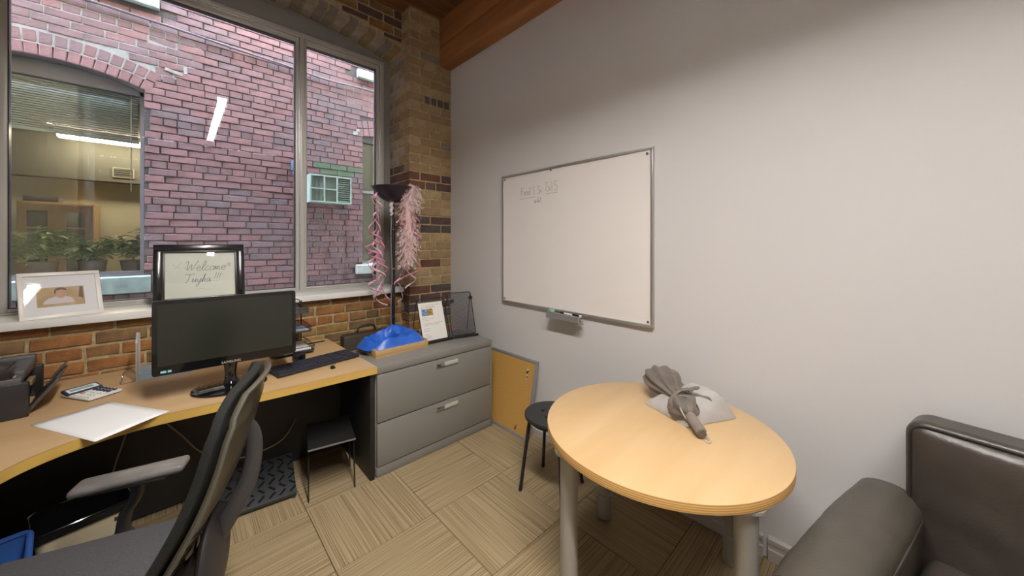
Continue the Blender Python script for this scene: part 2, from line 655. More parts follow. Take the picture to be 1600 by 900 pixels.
CH = 0.083
nrow = int(Z_C / CH) + 1
for r in range(nrow):
    z = r * CH + CH / 2
    h = CH - 0.0115
    if z + h / 2 > Z_C:
        h = 2 * (Z_C - z) - 0.004
        if h < 0.02:
            continue
    sm = pier_mat(z)
    lens = [0.224, 0.226] if r % 2 == 0 else [0.107, 0.224, 0.108]
    if r % 7 == 3:
        lens = [0.165, 0.107, 0.168]
    special = abs(z - 2.87) < CH / 2
    if special:
        lens = [0.15, 0.062, 0.062, 0.062, 0.06]
    x = X_P
    for i, l in enumerate(lens):
        x1 = min(x + l, X_R + 0.01)
        d = 0.215 if (i == 0 and r % 2 == 1) else 0.105
        m = sm if (i == 0 and rnd.random() < .5) else pier_mat(z)
        if special:
            m = B_DARK[2] if i else B_BUFF[1]
        brick(wall_front, ((x + x1) / 2, Y_P + d / 2 + rnd.uniform(-.0015, .0015), z), (x1 - x, d, h), m)
        x = x1 + 0.0105
    # return face
    y = Y_P + (0.105 if r % 2 == 0 else 0.215) + 0.0105
    yend = Y_B if z < 1.02 else 3.452
    while y < yend - 0.03:
        l = min(0.222, yend - y)
        brick(wall_front, (X_P + 0.053 + rnd.uniform(-.005, .003), y + l / 2, z), (l, 0.105, h), pier_mat(z, True), (0, 0, PI / 2))
        y += l + 0.0105

# arch over the window: brick-on-edge ring, then courses above it
s = 0.0
xa = XW0 + 0.03
while xa < XW1 - 0.02:
    dz = -0.25 * (xa - 0.40)
    ang = math.atan(dz)
    w = 0.072
    nx, nz_ = -math.sin(ang), math.cos(ang)
    cz = arch_z(xa)
    hh = 0.055
    top = min(hh, (Z_C - cz) / max(nz_, 0.1) - 0.01)
    m = rnd.choice([B_GREY[0], B_GREY[1], B_GREY[0], B_BUFF[1], B_GREY[1]])
    brick(wall_front, (xa + nx * top / 2, (Y_B + 3.45) / 2 + rnd.uniform(-.003, .003), cz + nz_ * top / 2), (w, 3.45 - Y_B, top), m, (0, -ang, 0))
    xa += (w + 0.009) * math.cos(ang)
z = 3.69 - CH / 2
r = 0
while z > 3.3:
    x = XW0 - 0.1 * (r % 2)
    while x < X_P - 0.02:
        l = min(0.222, X_P - x)
        zb = max(z - (CH - .012) / 2, max(arch_z(x), arch_z(x + l / 2), arch_z(x + l)) + 0.062)
        zt_b = z + (CH - .012) / 2
        if zt_b - zb > 0.015 and l > .05:
            brick(wall_front, (x + l / 2, Y_B + 0.05, (zb + zt_b) / 2), (l, 0.1, zt_b - zb), rnd.choice([B_IN[2], B_DARK[1], B_IN[1], B_IN[2]]))
        x += l + 0.0105
    z -= CH
    r += 1

# window sill board and the plate under it
sill = struct(MB().bx(XW0 - 0.42, X_P - 0.004, 3.128, 3.47, 1.021, 1.066, 0.004).build('trim_1', sill_white))

# window: frame, mullion, two sashes, two panes, grey filler up to the arch
win = struct(bpy.data.objects.new('window_1', None))
COL.objects.link(win)
G0, G1, G2, G3 = -0.716, 0.734, 0.818, 1.433           # glass edges
ZB, ZT = 1.098, 3.208
fr = MB()
fr.bx(-0.80, 1.500, 3.455, 3.60, 3.255, 3.290, 0.003)
fr.bx(-0.80, 1.500, 3.455, 3.60, 1.0665, 1.078, 0.002)
fr.bx(-0.80, -0.762, 3.455, 3.60, 1.078, 3.255, 0.003)
fr.bx(1.466, 1.500, 3.455, 3.60, 1.078, 3.255, 0.003)
fr.build('frame', alu, win)
MB().bx(0.762, 0.792, 3.450, 3.60, 1.078, 3.255, 0.003).build('mullion', alu, win)


def sash(x0, x1, z0, z1, gx0, gx1, gz0, gz1):
    b = MB()
    y0, y1 = 3.478, 3.55
    b.bx(x0, gx0, y0, y1, z0, z1, 0.003)
    b.bx(gx1, x1, y0, y1, z0, z1, 0.003)
    b.bx(gx0, gx1, y0, y1, z0, gz0, 0.003)
    b.bx(gx0, gx1, y0, y1, gz1, z1, 0.003)
    o = b.build('sash', alu, win)
    e = MB()
    t = 0.006
    for q in ((x0, x0 + t, z0, z1), (x1 - t, x1, z0, z1), (x0 + t, x1 - t, z1 - t, z1)):
        e.bx(q[0], q[1], y0 - 0.006, y0, q[2], q[3])
    e.build('bright_edge', alu_edge, o)
    g = MB()
    for q in ((gx0, gx0 + .004, gz0, gz1), (gx1 - .004, gx1, gz0, gz1), (gx0, gx1, gz1 - .004, gz1), (gx0, gx1, gz0, gz0 + .004)):
        g.bx(q[0], q[1], 3.49, 3.535, q[2], q[3])
    g.build('gasket', black_pl, o)
    MB().bx(gx0, gx1, 3.508, 3.514, gz0, gz1).build('pane', white_glass, win, smooth=None)


sash(-0.762, 0.762, 1.078, 3.255, G0, G1, ZB, ZT)
sash(0.792, 1.466, 1.078, 3.255, G2, G3, ZB, ZT)
fl = MB()
lowf = [(XW0 + 0.0, 3.290), (XW1, 3.290)]
upf = [(XW1 - (XW1 - XW0) * i / nA, max(arch_z(XW1 - (XW1 - XW0) * i / nA) + 0.012, 3.291)) for i in range(nA + 1)]
fl.prism(lowf + upf, 3.47, 3.53, 'XZ')
fl.bx(1.5005, X_P + 0.006, 3.465, 3.53, 1.0665, 3.290)
fl.bx(XW0, -0.8005, 3.465, 3.53, 1.0665, 3.290)
fl.build('filler_panel', filler_grey, win, smooth=None)
tr = [(XW0 + 0.02 + (1.575 - XW0 - 0.02) * i / nA, 3.458, arch_z(XW0 + 0.02 + (1.575 - XW0 - .02) * i / nA) - 0.004) for i in range(nA + 1)]
MB().tube(tr, 0.008, 6).build('arch_bead', filler_grey, win)

# ------------------------------------------------------------------ ceiling light (hangs behind and above the camera; seen only as reflections)
lamp_white = emit('tube_light', (1.0, 0.945, 0.885), ROOM_LAMP)


def ceiling_light(x, y, label, group=None, L=2.48):
    t = thing('ceiling_light', label, 'light', (x, y, 3.3), 0, group)
    h = MB()
    h.bx(-0.06, 0.06, -L / 2 - .02, L / 2 + .02, 0.03, 0.08, 0.006)
    h.bx(-0.06, -0.047, -L / 2 - .02, L / 2 + .02, -0.041, 0.03)
    h.bx(0.047, 0.06, -L / 2 - .02, L / 2 + .02, -0.041, 0.03)
    h.build('housing', white_pl, t)
    for yy in (-L / 4, L / 4):
        MB().bx(-0.045, 0.045, yy - L / 4 + .022, yy + L / 4 - .022, 0.008, 0.029).build('diffuser', lamp_white, t, smooth=None)
    for yy in (-0.8, 0.8):
        MB().cyl((0, yy, 0.08), (0, yy, Z_C - 3.3), 0.003, seg=6).build('hanger_cable', black_mt, t)
    return t


ceiling_light(0.41, -0.02, 'long white fluorescent fixture hung from the plank ceiling above the desk aisle')

# ================================================================== ACROSS THE ALLEY
Y_O = 4.85
Z_G = -0.6
ground = struct(MB().bx(-5.5, 6.0, 3.66, Y_O + 0.2, Z_G - 0.1, Z_G).build('ground', mat('alley_concrete', (0.22, 0.22, 0.22), 0.9, var=0.2, scale=3)))
bld = thing('brick_building', 'red brick building across the alley with an arched window, seen through the glass', 'building', (0, Y_O, Z_G))
AX0, AX1, AZ0 = -1.36, -0.235, 1.185           # arched window opening
ACX, AR = -0.80, 0.0
def oarch(x):                                   # underside of the brick arch
    return 3.045 - 0.33 * (x + 0.80) ** 2
WX0, WX1, WZ0, WZ1 = 1.814, 2.75, 1.20, 2.93   # small window on the right


def warch(x):
    return 2.965 - 0.20 * (x - 2.28) ** 2


def L(x, y, z):                                 # world to building-local
    return (x, y - Y_O, z - Z_G)


mb = MB()
TOP, XA, XB = 5.2, -5.5, 6.0
mb.bx(XA, AX0, 0.008, 0.25, 0, TOP - Z_G)
mb.bx(AX1, WX0, 0.008, 0.25, 0, TOP - Z_G)
mb.bx(WX1, XB, 0.008, 0.25, 0, TOP - Z_G)
mb.bx(AX0, AX1, 0.008, 0.25, 0, AZ0 - Z_G)
mb.bx(WX0, WX1, 0.008, 0.25, 0, WZ0 - Z_G)
pl = [(AX0 + (AX1 - AX0) * i / 16, oarch(AX0 + (AX1 - AX0) * i / 16) - Z_G) for i in range(17)]
mb.prism(pl + [(AX1, TOP - Z_G), (AX0, TOP - Z_G)], 0.008, 0.25, 'XZ')
pl = [(WX0 + (WX1 - WX0) * i / 10, warch(WX0 + (WX1 - WX0) * i / 10) - Z_G) for i in range(11)]
mb.prism(pl + [(WX1, TOP - Z_G), (WX0, TOP - Z_G)], 0.008, 0.25, 'XZ')
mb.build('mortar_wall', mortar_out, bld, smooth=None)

# every brick of the far wall: place, then the 300 that show largest are objects, the rest one mesh
UPPER = [(-0.62, -0.13, 3.735, 3.84), (1.735, 2.5, 3.69, 3.80)]      # stone sills of the storey above
OB = []
CO = 0.0705
r = 0
z = 0.55
sn = CO - 0.0075
while z < 4.25:
    x = -2.1 - (0.11 if r % 2 else 0.0) + rnd.uniform(-.02, .02)
    hdr = (r % 6 == 0)
    while x < 3.05:
        l = (0.095 if hdr else 0.192) + rnd.uniform(-.008, .008)
        x0, x1 = x, x + l
        x = x1 + 0.0085
        # cut at the openings
        for (a, b, zb, f, ring) in ((AX0, AX1, AZ0, oarch, 0.215), (WX0, WX1, WZ0, warch, 0.205)):
            zt_ = max(f(min(max(x0, a), b)), f(min(max(x1, a), b)))
            if z + sn / 2 > zb - 0.005 and z - sn / 2 < zt_ + ring:
                over = z - sn / 2 > min(f(a), f(b))
                aa, bb = (a - 0.075, b + 0.075) if over else (a - 0.004, b + 0.004)
                if x0 < aa < x1:
                    x1 = aa
                elif x0 < bb < x1:
                    x0 = bb
                elif aa <= x0 and x1 <= bb:
                    x1 = x0
        for (a, b, za, zb) in UPPER:
            if x1 > a and x0 < b and z + sn / 2 > za and z - sn / 2 < zb:
                x1 = x0
        for (a, b, za, zb) in ((AX0 - .06, AX1 + .05, 1.015, AZ0), (WX0 - .10, WX1 + .1, 1.07, WZ0)):
            if x1 > a and x0 < b and z + sn / 2 > za and z - sn / 2 < zb:
                if x0 < a < x1:
                    x1 = a
                elif x0 < b < x1:
                    x0 = b
                else:
                    x1 = x0
        if x1 - x0 > 0.035:
            q = noise.noise(Vector((x0 * 1.1, 3.0, z * 1.6)))
            mm = rnd.choice([0, 1, 1, 0, 2]) if q > -0.12 else rnd.choice([2, 3, 3, 0, 4])
            if z > 3.25 and x0 < 0.35:
                mm = rnd.choice([3, 2, 3, 1])
            if z < 1.85 and rnd.random() < .3:
                mm = 3
            if 1.1 < x0 < 1.66 and 2.32 < z < 2.46:
                mm = 9
            if 1.15 < x0 < 1.6 and 1.45 < z < 1.95 and rnd.random() < .55:
                mm = rnd.choice([3, 4, 2])
            OB.append([x0, x1, z, mm])
    z += CO
    r += 1
MM = B_OUT + [None] * 4 + [moss_brick]


def shown(b):
    """size in the picture: solid angle towards the room's eye height"""
    x, zz = (b[0] + b[1]) / 2, b[2]
    if not (-1.02 < x < 2.05 and 1.0 < zz < 3.85) or (x < -0.25 and zz < 1.3):
        return 0
    d2 = x * x + Y_O * Y_O + (zz - 1.48) ** 2
    dep = x * 0.6866 + Y_O * 0.7269
    return (b[1] - b[0]) / dep ** 3


OB.sort(key=shown, reverse=True)
NRING = 0
ring_specs = []
for (f, a, b, n) in ((oarch, AX0, AX1, 2), (warch, WX0, WX1, 2)):
    for k in range(n):
        xa = a - 0.02
        while xa < b + 0.02:
            xm = xa
            sl = (f(xm + 1e-3) - f(xm - 1e-3)) / 2e-3
            ang = math.atan(sl)
            rad = 0.052 + k * 0.105
            ring_specs.append((xm - math.sin(ang) * rad, f(xm) + math.cos(ang) * rad, ang, k))
            xa += 0.0735 * math.cos(ang)
for (xm, zm, ang, k) in ring_specs:
    if xm < -1.15 or xm > 2.1:
        m = B_OUT[0]
    else:
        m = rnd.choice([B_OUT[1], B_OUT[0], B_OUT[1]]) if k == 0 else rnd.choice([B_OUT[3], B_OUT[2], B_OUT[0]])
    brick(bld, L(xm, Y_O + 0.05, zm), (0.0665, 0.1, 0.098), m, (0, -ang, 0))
NBIG = 300 - len(ring_specs)
for b in OB[:NBIG]:
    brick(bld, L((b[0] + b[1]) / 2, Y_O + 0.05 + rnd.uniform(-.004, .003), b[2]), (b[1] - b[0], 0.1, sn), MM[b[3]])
rest = MB()
idx = []
order = [0, 1, 2, 3, 4, 9]
for b in OB[NBIG:]:
    n0 = len(rest.bm.faces)
    c = L((b[0] + b[1]) / 2, Y_O + 0.05 + rnd.uniform(-.004, .003), b[2])
    rest.box(c, (b[1] - b[0] + rnd.uniform(-.003, .001), 0.1, sn + rnd.uniform(-.003, .001)))
    for fi in range(len(rest.bm.faces) - n0):
        idx.append(order.index(b[3]))
o = rest.build('small_bricks', [MM[i] for i in order], bld, smooth=None, kind='stuff', recalc=False)
for p, i in zip(o.data.polygons, idx):
    p.material_index = i

# white lime pointing that survives above and beside the arch, and a smear by the small window
lw = [(AX0, 0), (-1.1, 0), (-0.80, 0), (-0.5, 0), (AX1, 0)]
lw = [(x, oarch(x) + .10 - Z_G) for x, _ in lw]
mb = MB()
mb.prism(lw + [(-0.20, 3.05 - Z_G), (0.03, 3.12 - Z_G), (0.10, 3.22 - Z_G), (0.20, 3.40 - Z_G), (0.16, 3.52 - Z_G), (-0.25, 3.60 - Z_G), (-0.9, 3.66 - Z_G), (AX0, 3.70 - Z_G)], 0.0035, 0.0085, 'XZ')
mb.prism([(1.62, 3.30 - Z_G), (2.3, 3.30 - Z_G), (2.3, 3.56 - Z_G), (1.5, 3.60 - Z_G)], 0.0035, 0.0085, 'XZ')
mb.build('lime_pointing', lime, bld, smooth=None, kind='stuff')
lm = MB()
for (x, zz, w, h) in ((-0.03, 3.175, .13, .03), (0.055, 3.215, .03, .07), (1.715, 2.94, .06, .05), (1.745, 2.985, .045, .045)):
    lm.box(L(x, Y_O - 0.002, zz), (w, 0.008, h), 0.003, rot=Matrix.Rotation(rnd.uniform(-.2, .2), 3, 'Y'), seg=1)
lm.build('lime_smears', lime, bld, kind='stuff')

# sills and lintels
stone = mat('pale_stone', (0.125, 0.155, 0.147), 0.85, var=0.2, scale=14, bump=0.3)
stone_d = mat('green_grey_stone', (0.075, 0.105, 0.103), 0.85, var=0.3, scale=14, bump=0.3)
for (x0, x1, z0, z1, d) in ((AX0 - .06, AX1 + .045, 1.02, 1.175, .05), (WX0 - .095, WX1 + .1, 1.075, 1.195, .06)):
    mb = MB()
    mb.prism([(-d, z0 - Z_G), (0.24, z0 - Z_G), (0.24, z1 - Z_G + .02), (0.0, z1 - Z_G), (-d, z1 - Z_G - .012)], x0, x1, 'YZ')
    mb.build('stone_sill', stone_d if x0 < 0 else stone, bld)
for (x0, x1, z0, z1) in UPPER:
    MB().bx(x0, x1, -0.05, 0.1, z0 - Z_G, z1 - Z_G, 0.006).build('stone_sill', stone, bld)

# the arched window: dark frame, arched head panel, glass, seen-into office
wf = MB()
dark_fr = mat('dark_grey_window_paint', (0.075, 0.075, 0.09), 0.5)
yf0, yf1 = 0.12, 0.19
wf.bx(AX1 - 0.032, AX1, yf0, yf1, AZ0 - Z_G, 2.945 - Z_G)
wf.bx(AX0, AX0 + 0.032, yf0, yf1, AZ0 - Z_G, 2.945 - Z_G)
wf.bx(AX0 + .032, AX1 - .032, yf0, yf1, AZ0 - Z_G, AZ0 + 0.03 - Z_G)
pl = [(AX1 - (AX1 - AX0) * i / 16, oarch(AX1 - (AX1 - AX0) * i / 16) - Z_G + .005) for i in range(17)]
wf.prism([(AX0, 2.905 - Z_G), (AX1, 2.905 - Z_G)] + pl, yf0, yf1, 'XZ')
wfo = wf.build('window_frame', dark_fr, bld)
MB().bx(AX0 + .032, AX1 - .032, 0.15, 0.156, AZ0 + 0.03 - Z_G, 2.905 - Z_G).build('pane', white_glass, wfo, smooth=None)
wf = MB()
gl_fr = mat('slate_window_paint', (0.07, 0.085, 0.092), 0.5)
wf.bx(WX0, WX0 + 0.035, 0.10, 0.17, WZ0 - Z_G, 2.97 - Z_G)
wf.bx(WX1 - 0.035, WX1, 0.10, 0.17, WZ0 - Z_G, 2.97 - Z_G)
wf.bx(WX0, WX1, 0.10, 0.17, WZ0 - Z_G, WZ0 + .04 - Z_G)
wf.bx(WX0, WX1, 0.10, 0.17, 2.87 - Z_G, 2.98 - Z_G)
wf.bx(WX0, WX1, 0.10, 0.17, 2.17 - Z_G, 2.205 - Z_G)
wfo = wf.build('window_frame', gl_fr, bld)
MB().bx(WX0 + .035, WX1 - .035, 0.13, 0.136, WZ0 + .04 - Z_G, 2.87 - Z_G).build('pane', white_glass, wfo, smooth=None)
MB().bx(WX0 + .01, WX1 - .01, 0.19, 0.2, WZ0 - Z_G, 2.97 - Z_G).build('dark_backing', mat('grey_green_backing', (0.12, 0.16, 0.165), 0.8), bld, smooth=None)  # sheet added behind the pane, standing in for the dark interior

# the office behind the arched window
far_wall = mat('far_office_wall', (0.42, 0.40, 0.28), 0.8)
far_dark = mat('far_office_bulkhead', (0.075, 0.075, 0.055), 0.8)
far_ceil = mat('far_office_ceiling', (0.14, 0.085, 0.055), 0.8)
rm = MB()
rm.bx(-3.2, 0.6, 7.26 - Y_O, 7.36 - Y_O, 0.5 - Z_G, 2.3 - Z_G)
rm.bx(-3.3, -3.2, 0.25, 7.36 - Y_O, 0.5 - Z_G, 2.86 - Z_G)
rm.bx(0.6, 0.7, 0.25, 7.36 - Y_O, 0.5 - Z_G, 2.86 - Z_G)
rm.bx(-3.2, 0.6, 0.25, 7.36 - Y_O, 0.4 - Z_G, 0.5 - Z_G)
rm.build('office_wall', far_wall, bld, smooth=None)
MB().bx(-3.2, 0.6, 7.1 - Y_O, 7.36 - Y_O, 2.3 - Z_G, 2.86 - Z_G).build('office_bulkhead', far_dark, bld, smooth=None)
MB().bx(-3.3, 0.7, 0.25, 7.36 - Y_O, 2.862 - Z_G, 2.95 - Z_G).build('office_ceiling', far_ceil, bld, smooth=None)
MB().bx(AX0 - .1, AX1 + .1, 0.255, 0.60, 1.10 - Z_G, 1.16 - Z_G).build('inside_sill', mat('far_sill', (0.35, 0.33, 0.30), 0.6), bld)
lt = thing('office_light', 'bright fluorescent strip under the brown ceiling of the office across the alley', 'light', (-0.45, 6.85, 2.80))
MB().bx(-0.62, 0.62, -0.07, 0.07, 0.012, 0.06, 0.004).build('housing', white_pl, lt)
MB().bx(-0.60, 0.60, -0.065, 0.065, -0.035, 0.0115).build('diffuser', emit('far_tube_light', (1.0, 0.86, 0.62), FAR_LAMP), lt, smooth=None)
vent = thing('wall_vent', 'small pale air grille on the bulkhead of the office across the alley', 'vent', (-0.535, 7.10, 2.43))
vb = MB()
vb.bx(-0.10, 0.10, -0.012, 0, 0.055, 0.067)
vb.bx(-0.10, 0.10, -0.012, 0, -0.067, -0.055)
vb.bx(-0.10, -0.088, -0.012, 0, -0.055, 0.055)
vb.bx(0.088, 0.10, -0.012, 0, -0.055, 0.055)
vb.build('frame', mat('vent_cream', (0.2, 0.19, 0.14), 0.6), vent)
for i in range(4):
    MB().box((0, -0.005, -0.04 + i * 0.027), (0.176, 0.008, 0.012)).build('louvre', far_dark, vent, smooth=None)
oak = wood('pale_oak', (0.33, 0.22, 0.10), (0.42, 0.29, 0.14), 0.5, 4, 'Z')
cabt = thing('display_cabinet', 'tan two-door cabinet with dark glass panels in the office across the alley', 'cabinet', (-1.05, 7.03, 0.5))
MB().bx(-0.29, 0.29, -0.21, 0.21, 0, 1.47, 0.004).build('body', oak, cabt)
for sx in (-1, 1):
    d = MB()
    c0 = sx * 0.1425
    d.bx(c0 - .138, c0 - .075, -0.232, -0.212, 0.03, 1.44)
    d.bx(c0 + .075, c0 + .138, -0.232, -0.212, 0.03, 1.44)
    d.bx(c0 - .075, c0 + .075, -0.232, -0.212, 1.36, 1.44)
    d.bx(c0 - .075, c0 + .075, -0.232, -0.212, 0.03, 0.55)
    d.bx(c0 - .075, c0 + .075, -0.228, -0.216, 1.155, 1.17)
    do = d.build('door', oak, cabt)
    MB().bx(c0 - .075, c0 + .075, -0.222, -0.214, 0.55, 1.36).build('pane', mat('smoked_glass', (0.05, 0.055, 0.06), 0.15), do, smooth=None)
MB().bx(-0.26, 0.0, -0.15, 0.1, 1.472, 1.535, 0.004).build('box', dark_fr, None).location = (-1.05, 7.03, 0.5)
tag(bpy.data.objects['box'], 'flat dark box lying on top of the tan cabinet across the alley', 'box')

# venetian blind, half raised, behind the arched glass
bl = thing('venetian_blind', 'half-raised grey-green slatted blind behind the arched window glass', 'blind', (-0.80, 5.06, 2.93))
blm = mat('blind_slat_sky_sheen', (0.28, 0.38, 0.40), 0.5)  # bluish and brightened: reflected sky is put into the slat colour
MB().bx(-0.52, 0.525, -0.02, 0.02, -0.03, 0.0).build('head_rail', blm, bl)
sl = MB().box((0, 0, 0), (1.03, 0.024, 0.0016), rot=Matrix.Rotation(0.75, 3, 'X')).build('slat', blm, bl, smooth=None)
sl.location = (0, 0, -0.045)
for i in range(1, 20):
    linked('slat', sl.data, bl, (0, 0, -0.045 - i * 0.0205))
MB().bx(-0.52, 0.525, -0.015, 0.015, -0.475, -0.447, 0.004).build('bottom_rail', blm, bl)
MB().cyl((0.47, -0.03, -0.02), (0.47, -0.03, -0.95), 0.004, seg=6).build('wand', mat('clear_wand', (0.6, 0.62, 0.58), 0.3), bl)

# leafy plants on the sill across the alley
leaf_m = [mat('leaf_green', (0.085, 0.19, 0.055), 0.45, col2=(0.16, 0.31, 0.10), scale=9),
          mat('leaf_pale', (0.20, 0.32, 0.14), 0.45, col2=(0.36, 0.46, 0.24), scale=9)]
pot_m = mat('grey_planter', (0.19, 0.17, 0.17), 0.6)


def plant(x, y, w, zt_, n, label, seed):
    r = random.Random(seed)
    t = thing('potted_plant', label, 'plant', (x, y, 1.16), 0)
    MB().lathe([(0.05, 0), (0.075, 0.01), (0.095, 0.14), (0.10, 0.15), (0.09, 0.15), (0.085, 0.13)], seg=20).build('pot', pot_m, t)
    st = MB()
    tips = []
    for i in range(9):
        a = r.uniform(0, 2 * PI)
        e = (math.cos(a) * w * r.uniform(.2, .8), math.sin(a) * .08, r.uniform(.22, zt_ * .85))
        st.tube(smooth_path([(0, 0, .13), (e[0] * .3, e[1] * .4, .2 + e[2] * .3), e], 4), 0.004, 5)
        tips.append(e)
    st.build('stem', leaf_m[0], t)
    for k in range(2):
        lf = MB()
        for i in range(n):
            e = r.choice(tips)
            f = r.uniform(.5, 1.05)
            p = Vector((e[0] * f + r.uniform(-.05, .05), e[1] * f + r.uniform(-.05, .05), .13 + (e[2] - .13) * f + r.uniform(-.03, .05)))
            a = r.uniform(0, 2 * PI)
            ln, wd = r.uniform(.06, .12), r.uniform(.011, .02)
            d = Vector((math.cos(a), math.sin(a) * .6, r.uniform(-.35, .45))).normalized()
            s_ = d.cross(Vector((0, 0, 1))).normalized()
            up = s_.cross(d)
            v = [p, p + d * ln * .35 + s_ * wd + up * .006, p + d * ln * .75 + s_ * wd * .7, p + d * ln - up * .012,
                 p + d * ln * .75 - s_ * wd * .7, p + d * ln * .35 - s_ * wd + up * .006, p + d * ln * .5 - up * .004]
            bv = [lf.bm.verts.new(q) for q in v]
            for tri in ((0, 1, 6), (1, 2, 6), (2, 3, 6), (3, 4, 6), (4, 5, 6), (5, 0, 6)):
                lf.bm.faces.new([bv[q] for q in tri])
        lf.build('foliage', leaf_m[k], t, kind='stuff', smooth=60)
    return t


plant(-0.90, 5.28, 0.30, 0.52, 260, 'wide dark leafy plant in a grey pot behind the left of the arched window', 3)
plant(-0.60, 5.30, 0.20, 0.40, 150, 'low leafy plant in the middle of the sill behind the arched window', 5)
plant(-0.33, 5.27, 0.22, 0.52, 210, 'tall leafy plant by the right jamb of the arched window', 8)

# air conditioner in the far wall
ac = thing('air_conditioner', 'pale green window air conditioner set into the red brick wall across the alley', 'air conditioner', (1.375, Y_O, 1.975))
ac_m = mat('pale_green_enamel', (0.11, 0.155, 0.146), 0.4, var=0.1, scale=8)
ac_d = mat('dark_green_fins', (0.028, 0.05, 0.05), 0.5)
W = 0.475
b = MB()
b.bx(-W / 2, W / 2, -0.16, 0.05, 0, 0.018)
b.bx(-W / 2, W / 2, -0.16, 0.05, 0.315, 0.335)
b.bx(-W / 2, -W / 2 + .016, -0.16, 0.05, 0.018, 0.315)
b.bx(W / 2 - .016, W / 2, -0.16, 0.05, 0.018, 0.315)
b.bx(0.055, 0.075, -0.16, 0.05, 0.018, 0.315)
b.bx(-0.09, -0.075, -0.165, -0.15, 0.018, 0.315)
b.bx(-W / 2 + .016, 0.055, -0.165, -0.15, 0.16, 0.172)
b.build('casing', ac_m, ac)
MB().bx(-W / 2 + .016, W / 2 - .016, -0.10, 0.04, 0.018, 0.315).build('coil_block', ac_d, ac, smooth=None)
f0 = MB().box((0, 0, 0), (0.006, 0.03, 0.29)).build('fin', ac_m, ac, smooth=None)
f0.location = (-0.205, -0.13, 0.166)
for i in range(1, 19):
    linked('fin', f0.data, ac, (-0.205 + i * 0.0138, -0.13, 0.166))
s0 = MB().box((0, 0, 0), (0.142, 0.03, 0.008), rot=Matrix.Rotation(0.5, 3, 'X')).build('louvre', ac_m, ac, smooth=None)
s0.location = (0.148, -0.135, 0.035)
for i in range(1, 11):
    linked('louvre', s0.data, ac, (0.148, -0.135, 0.035 + i * 0.0265))

# cable looping along the far wall, and a small meter box
cp = smooth_path([(-2.2, Y_O - .03, 3.67), (-1.0, Y_O - .03, 3.63), (-0.08, Y_O - .03, 3.602), (0.45, Y_O - .03, 3.575), (0.95, Y_O - .03, 3.555), (1.35, Y_O - .03, 3.53), (1.7, Y_O - .03, 3.545), (2.4, Y_O - .03, 3.58), (3.4, Y_O - .03, 3.62)], 8)
tag(MB().tube(cp, 0.011, 6).build('wall_cable', mat('dark_cable', (0.03, 0.025, 0.035), 0.6)), 'thick dark cable strung along the red brick wall across the alley', 'cable')

wf_ = thing('wall_fixture', 'small dark blue fixture on the red brick wall left of the air conditioner', 'fixture', (1.01, Y_O, 2.40))
MB().bx(-0.035, 0.035, -0.05, 0.0, -0.06, 0.06, 0.008).build('box', mat('slate_blue_enamel', (0.03, 0.055, 0.10), 0.4), wf_)
MB().cyl((0, -0.03, -0.06), (0, -0.03, -0.10), 0.018, 0.022, 14).build('spout', mat('slate_blue_enamel', (0.03, 0.055, 0.10), 0.4), wf_)

# ================================================================== DESK
ZD = 0.712
beech = wood('beech_laminate', (0.50, 0.325, 0.165), (0.57, 0.39, 0.21), 0.32, 3.0, 'X', spec=0.4)
beech_e = wood('beech_edge_warm_lit', (0.52, 0.33, 0.075), (0.62, 0.41, 0.11), 0.4, 4.0, 'X')  # same beech as the top, yellower: warm light painted into the edge
desk = thing('corner_desk', 'beech corner desk with a curved front and charcoal panels under the window', 'desk')
front = smooth_path([(0.90, 2.172, 0), (0.5, 2.185, 0), (0.12, 2.212, 0), (-0.05, 2.226, 0), (-0.17, 2.218, 0), (-0.285, 2.180, 0), (-0.39, 2.105, 0),
                     (-0.46, 2.00, 0), (-0.53, 1.83, 0), (-0.57, 1.6, 0), (-0.58, 1.3, 0), (-0.58, 1.0, 0)], 5)
poly = [(p.x, p.y) for p in front] + [(-1.30, 1.0), (-1.30, 3.165), (0.5, 3.165), (0.874, 3.10)]
MB().prism(poly, ZD - 0.044, ZD - 0.002, bev=0.002).build('desktop_edge', beech_e, desk, label='beech edge band with warm light painted in')
MB().prism([(p[0] , p[1]) for p in poly], ZD - 0.002, ZD).build('desktop', beech, desk, smooth=None)
MB().bx(0.868, 0.896, 2.20, 3.08, 0.0, ZD - 0.0445, 0.002).build('side_panel', dark_lam, desk)
MB().bx(-1.25, 0.867, 2.745, 2.763, 0.012, ZD - 0.045).build('modesty_panel', dark_lam, desk)
MB().bx(-1.28, -1.255, 1.05, 3.05, 0.0, ZD - 0.045).build('side_panel', dark_lam, desk)
MB().bx(-1.25, -0.66, 1.03, 1.055, 0.0, ZD - 0.045).build('side_panel', dark_lam, desk)

# ------------------------------------------------------------------ monitor
mon = thing('computer_monitor', 'wide black computer monitor, switched off, on an oval gloss stand on the desk', 'monitor', (0.205, 2.385, ZD), math.radians(-1.5))
mw, mh, mz = 0.590, 0.357, 0.312
T = Matrix.Translation((0, 0, mz)) @ Matrix.Rotation(-0.03, 4, 'X')
b = MB()
b.prism(rrect(mw, mh, 0.012, 3), -0.012, 0.032, 'XZ', bev=0.003)
b.prism(rrect(mw * .55, mh * .6, 0.03, 3), 0.030, 0.055, 'XZ', bev=0.006)
b.xform(T)
b.build('casing', black_gl, mon)
b = MB()
b.prism(rrect(mw - .038, mh - .062, 0.002, 1, 0, 0.013), -0.0128, -0.0122, 'XZ')
b.xform(T)
b.build('screen', mat('matte_dark_screen', (0.022, 0.024, 0.019), 0.22, spec=0.55), mon, smooth=None)
b = MB()
b.prism(rrect(mw + .002, mh + .002, 0.012, 3), 0.002, 0.008, 'XZ')
b.xform(T)
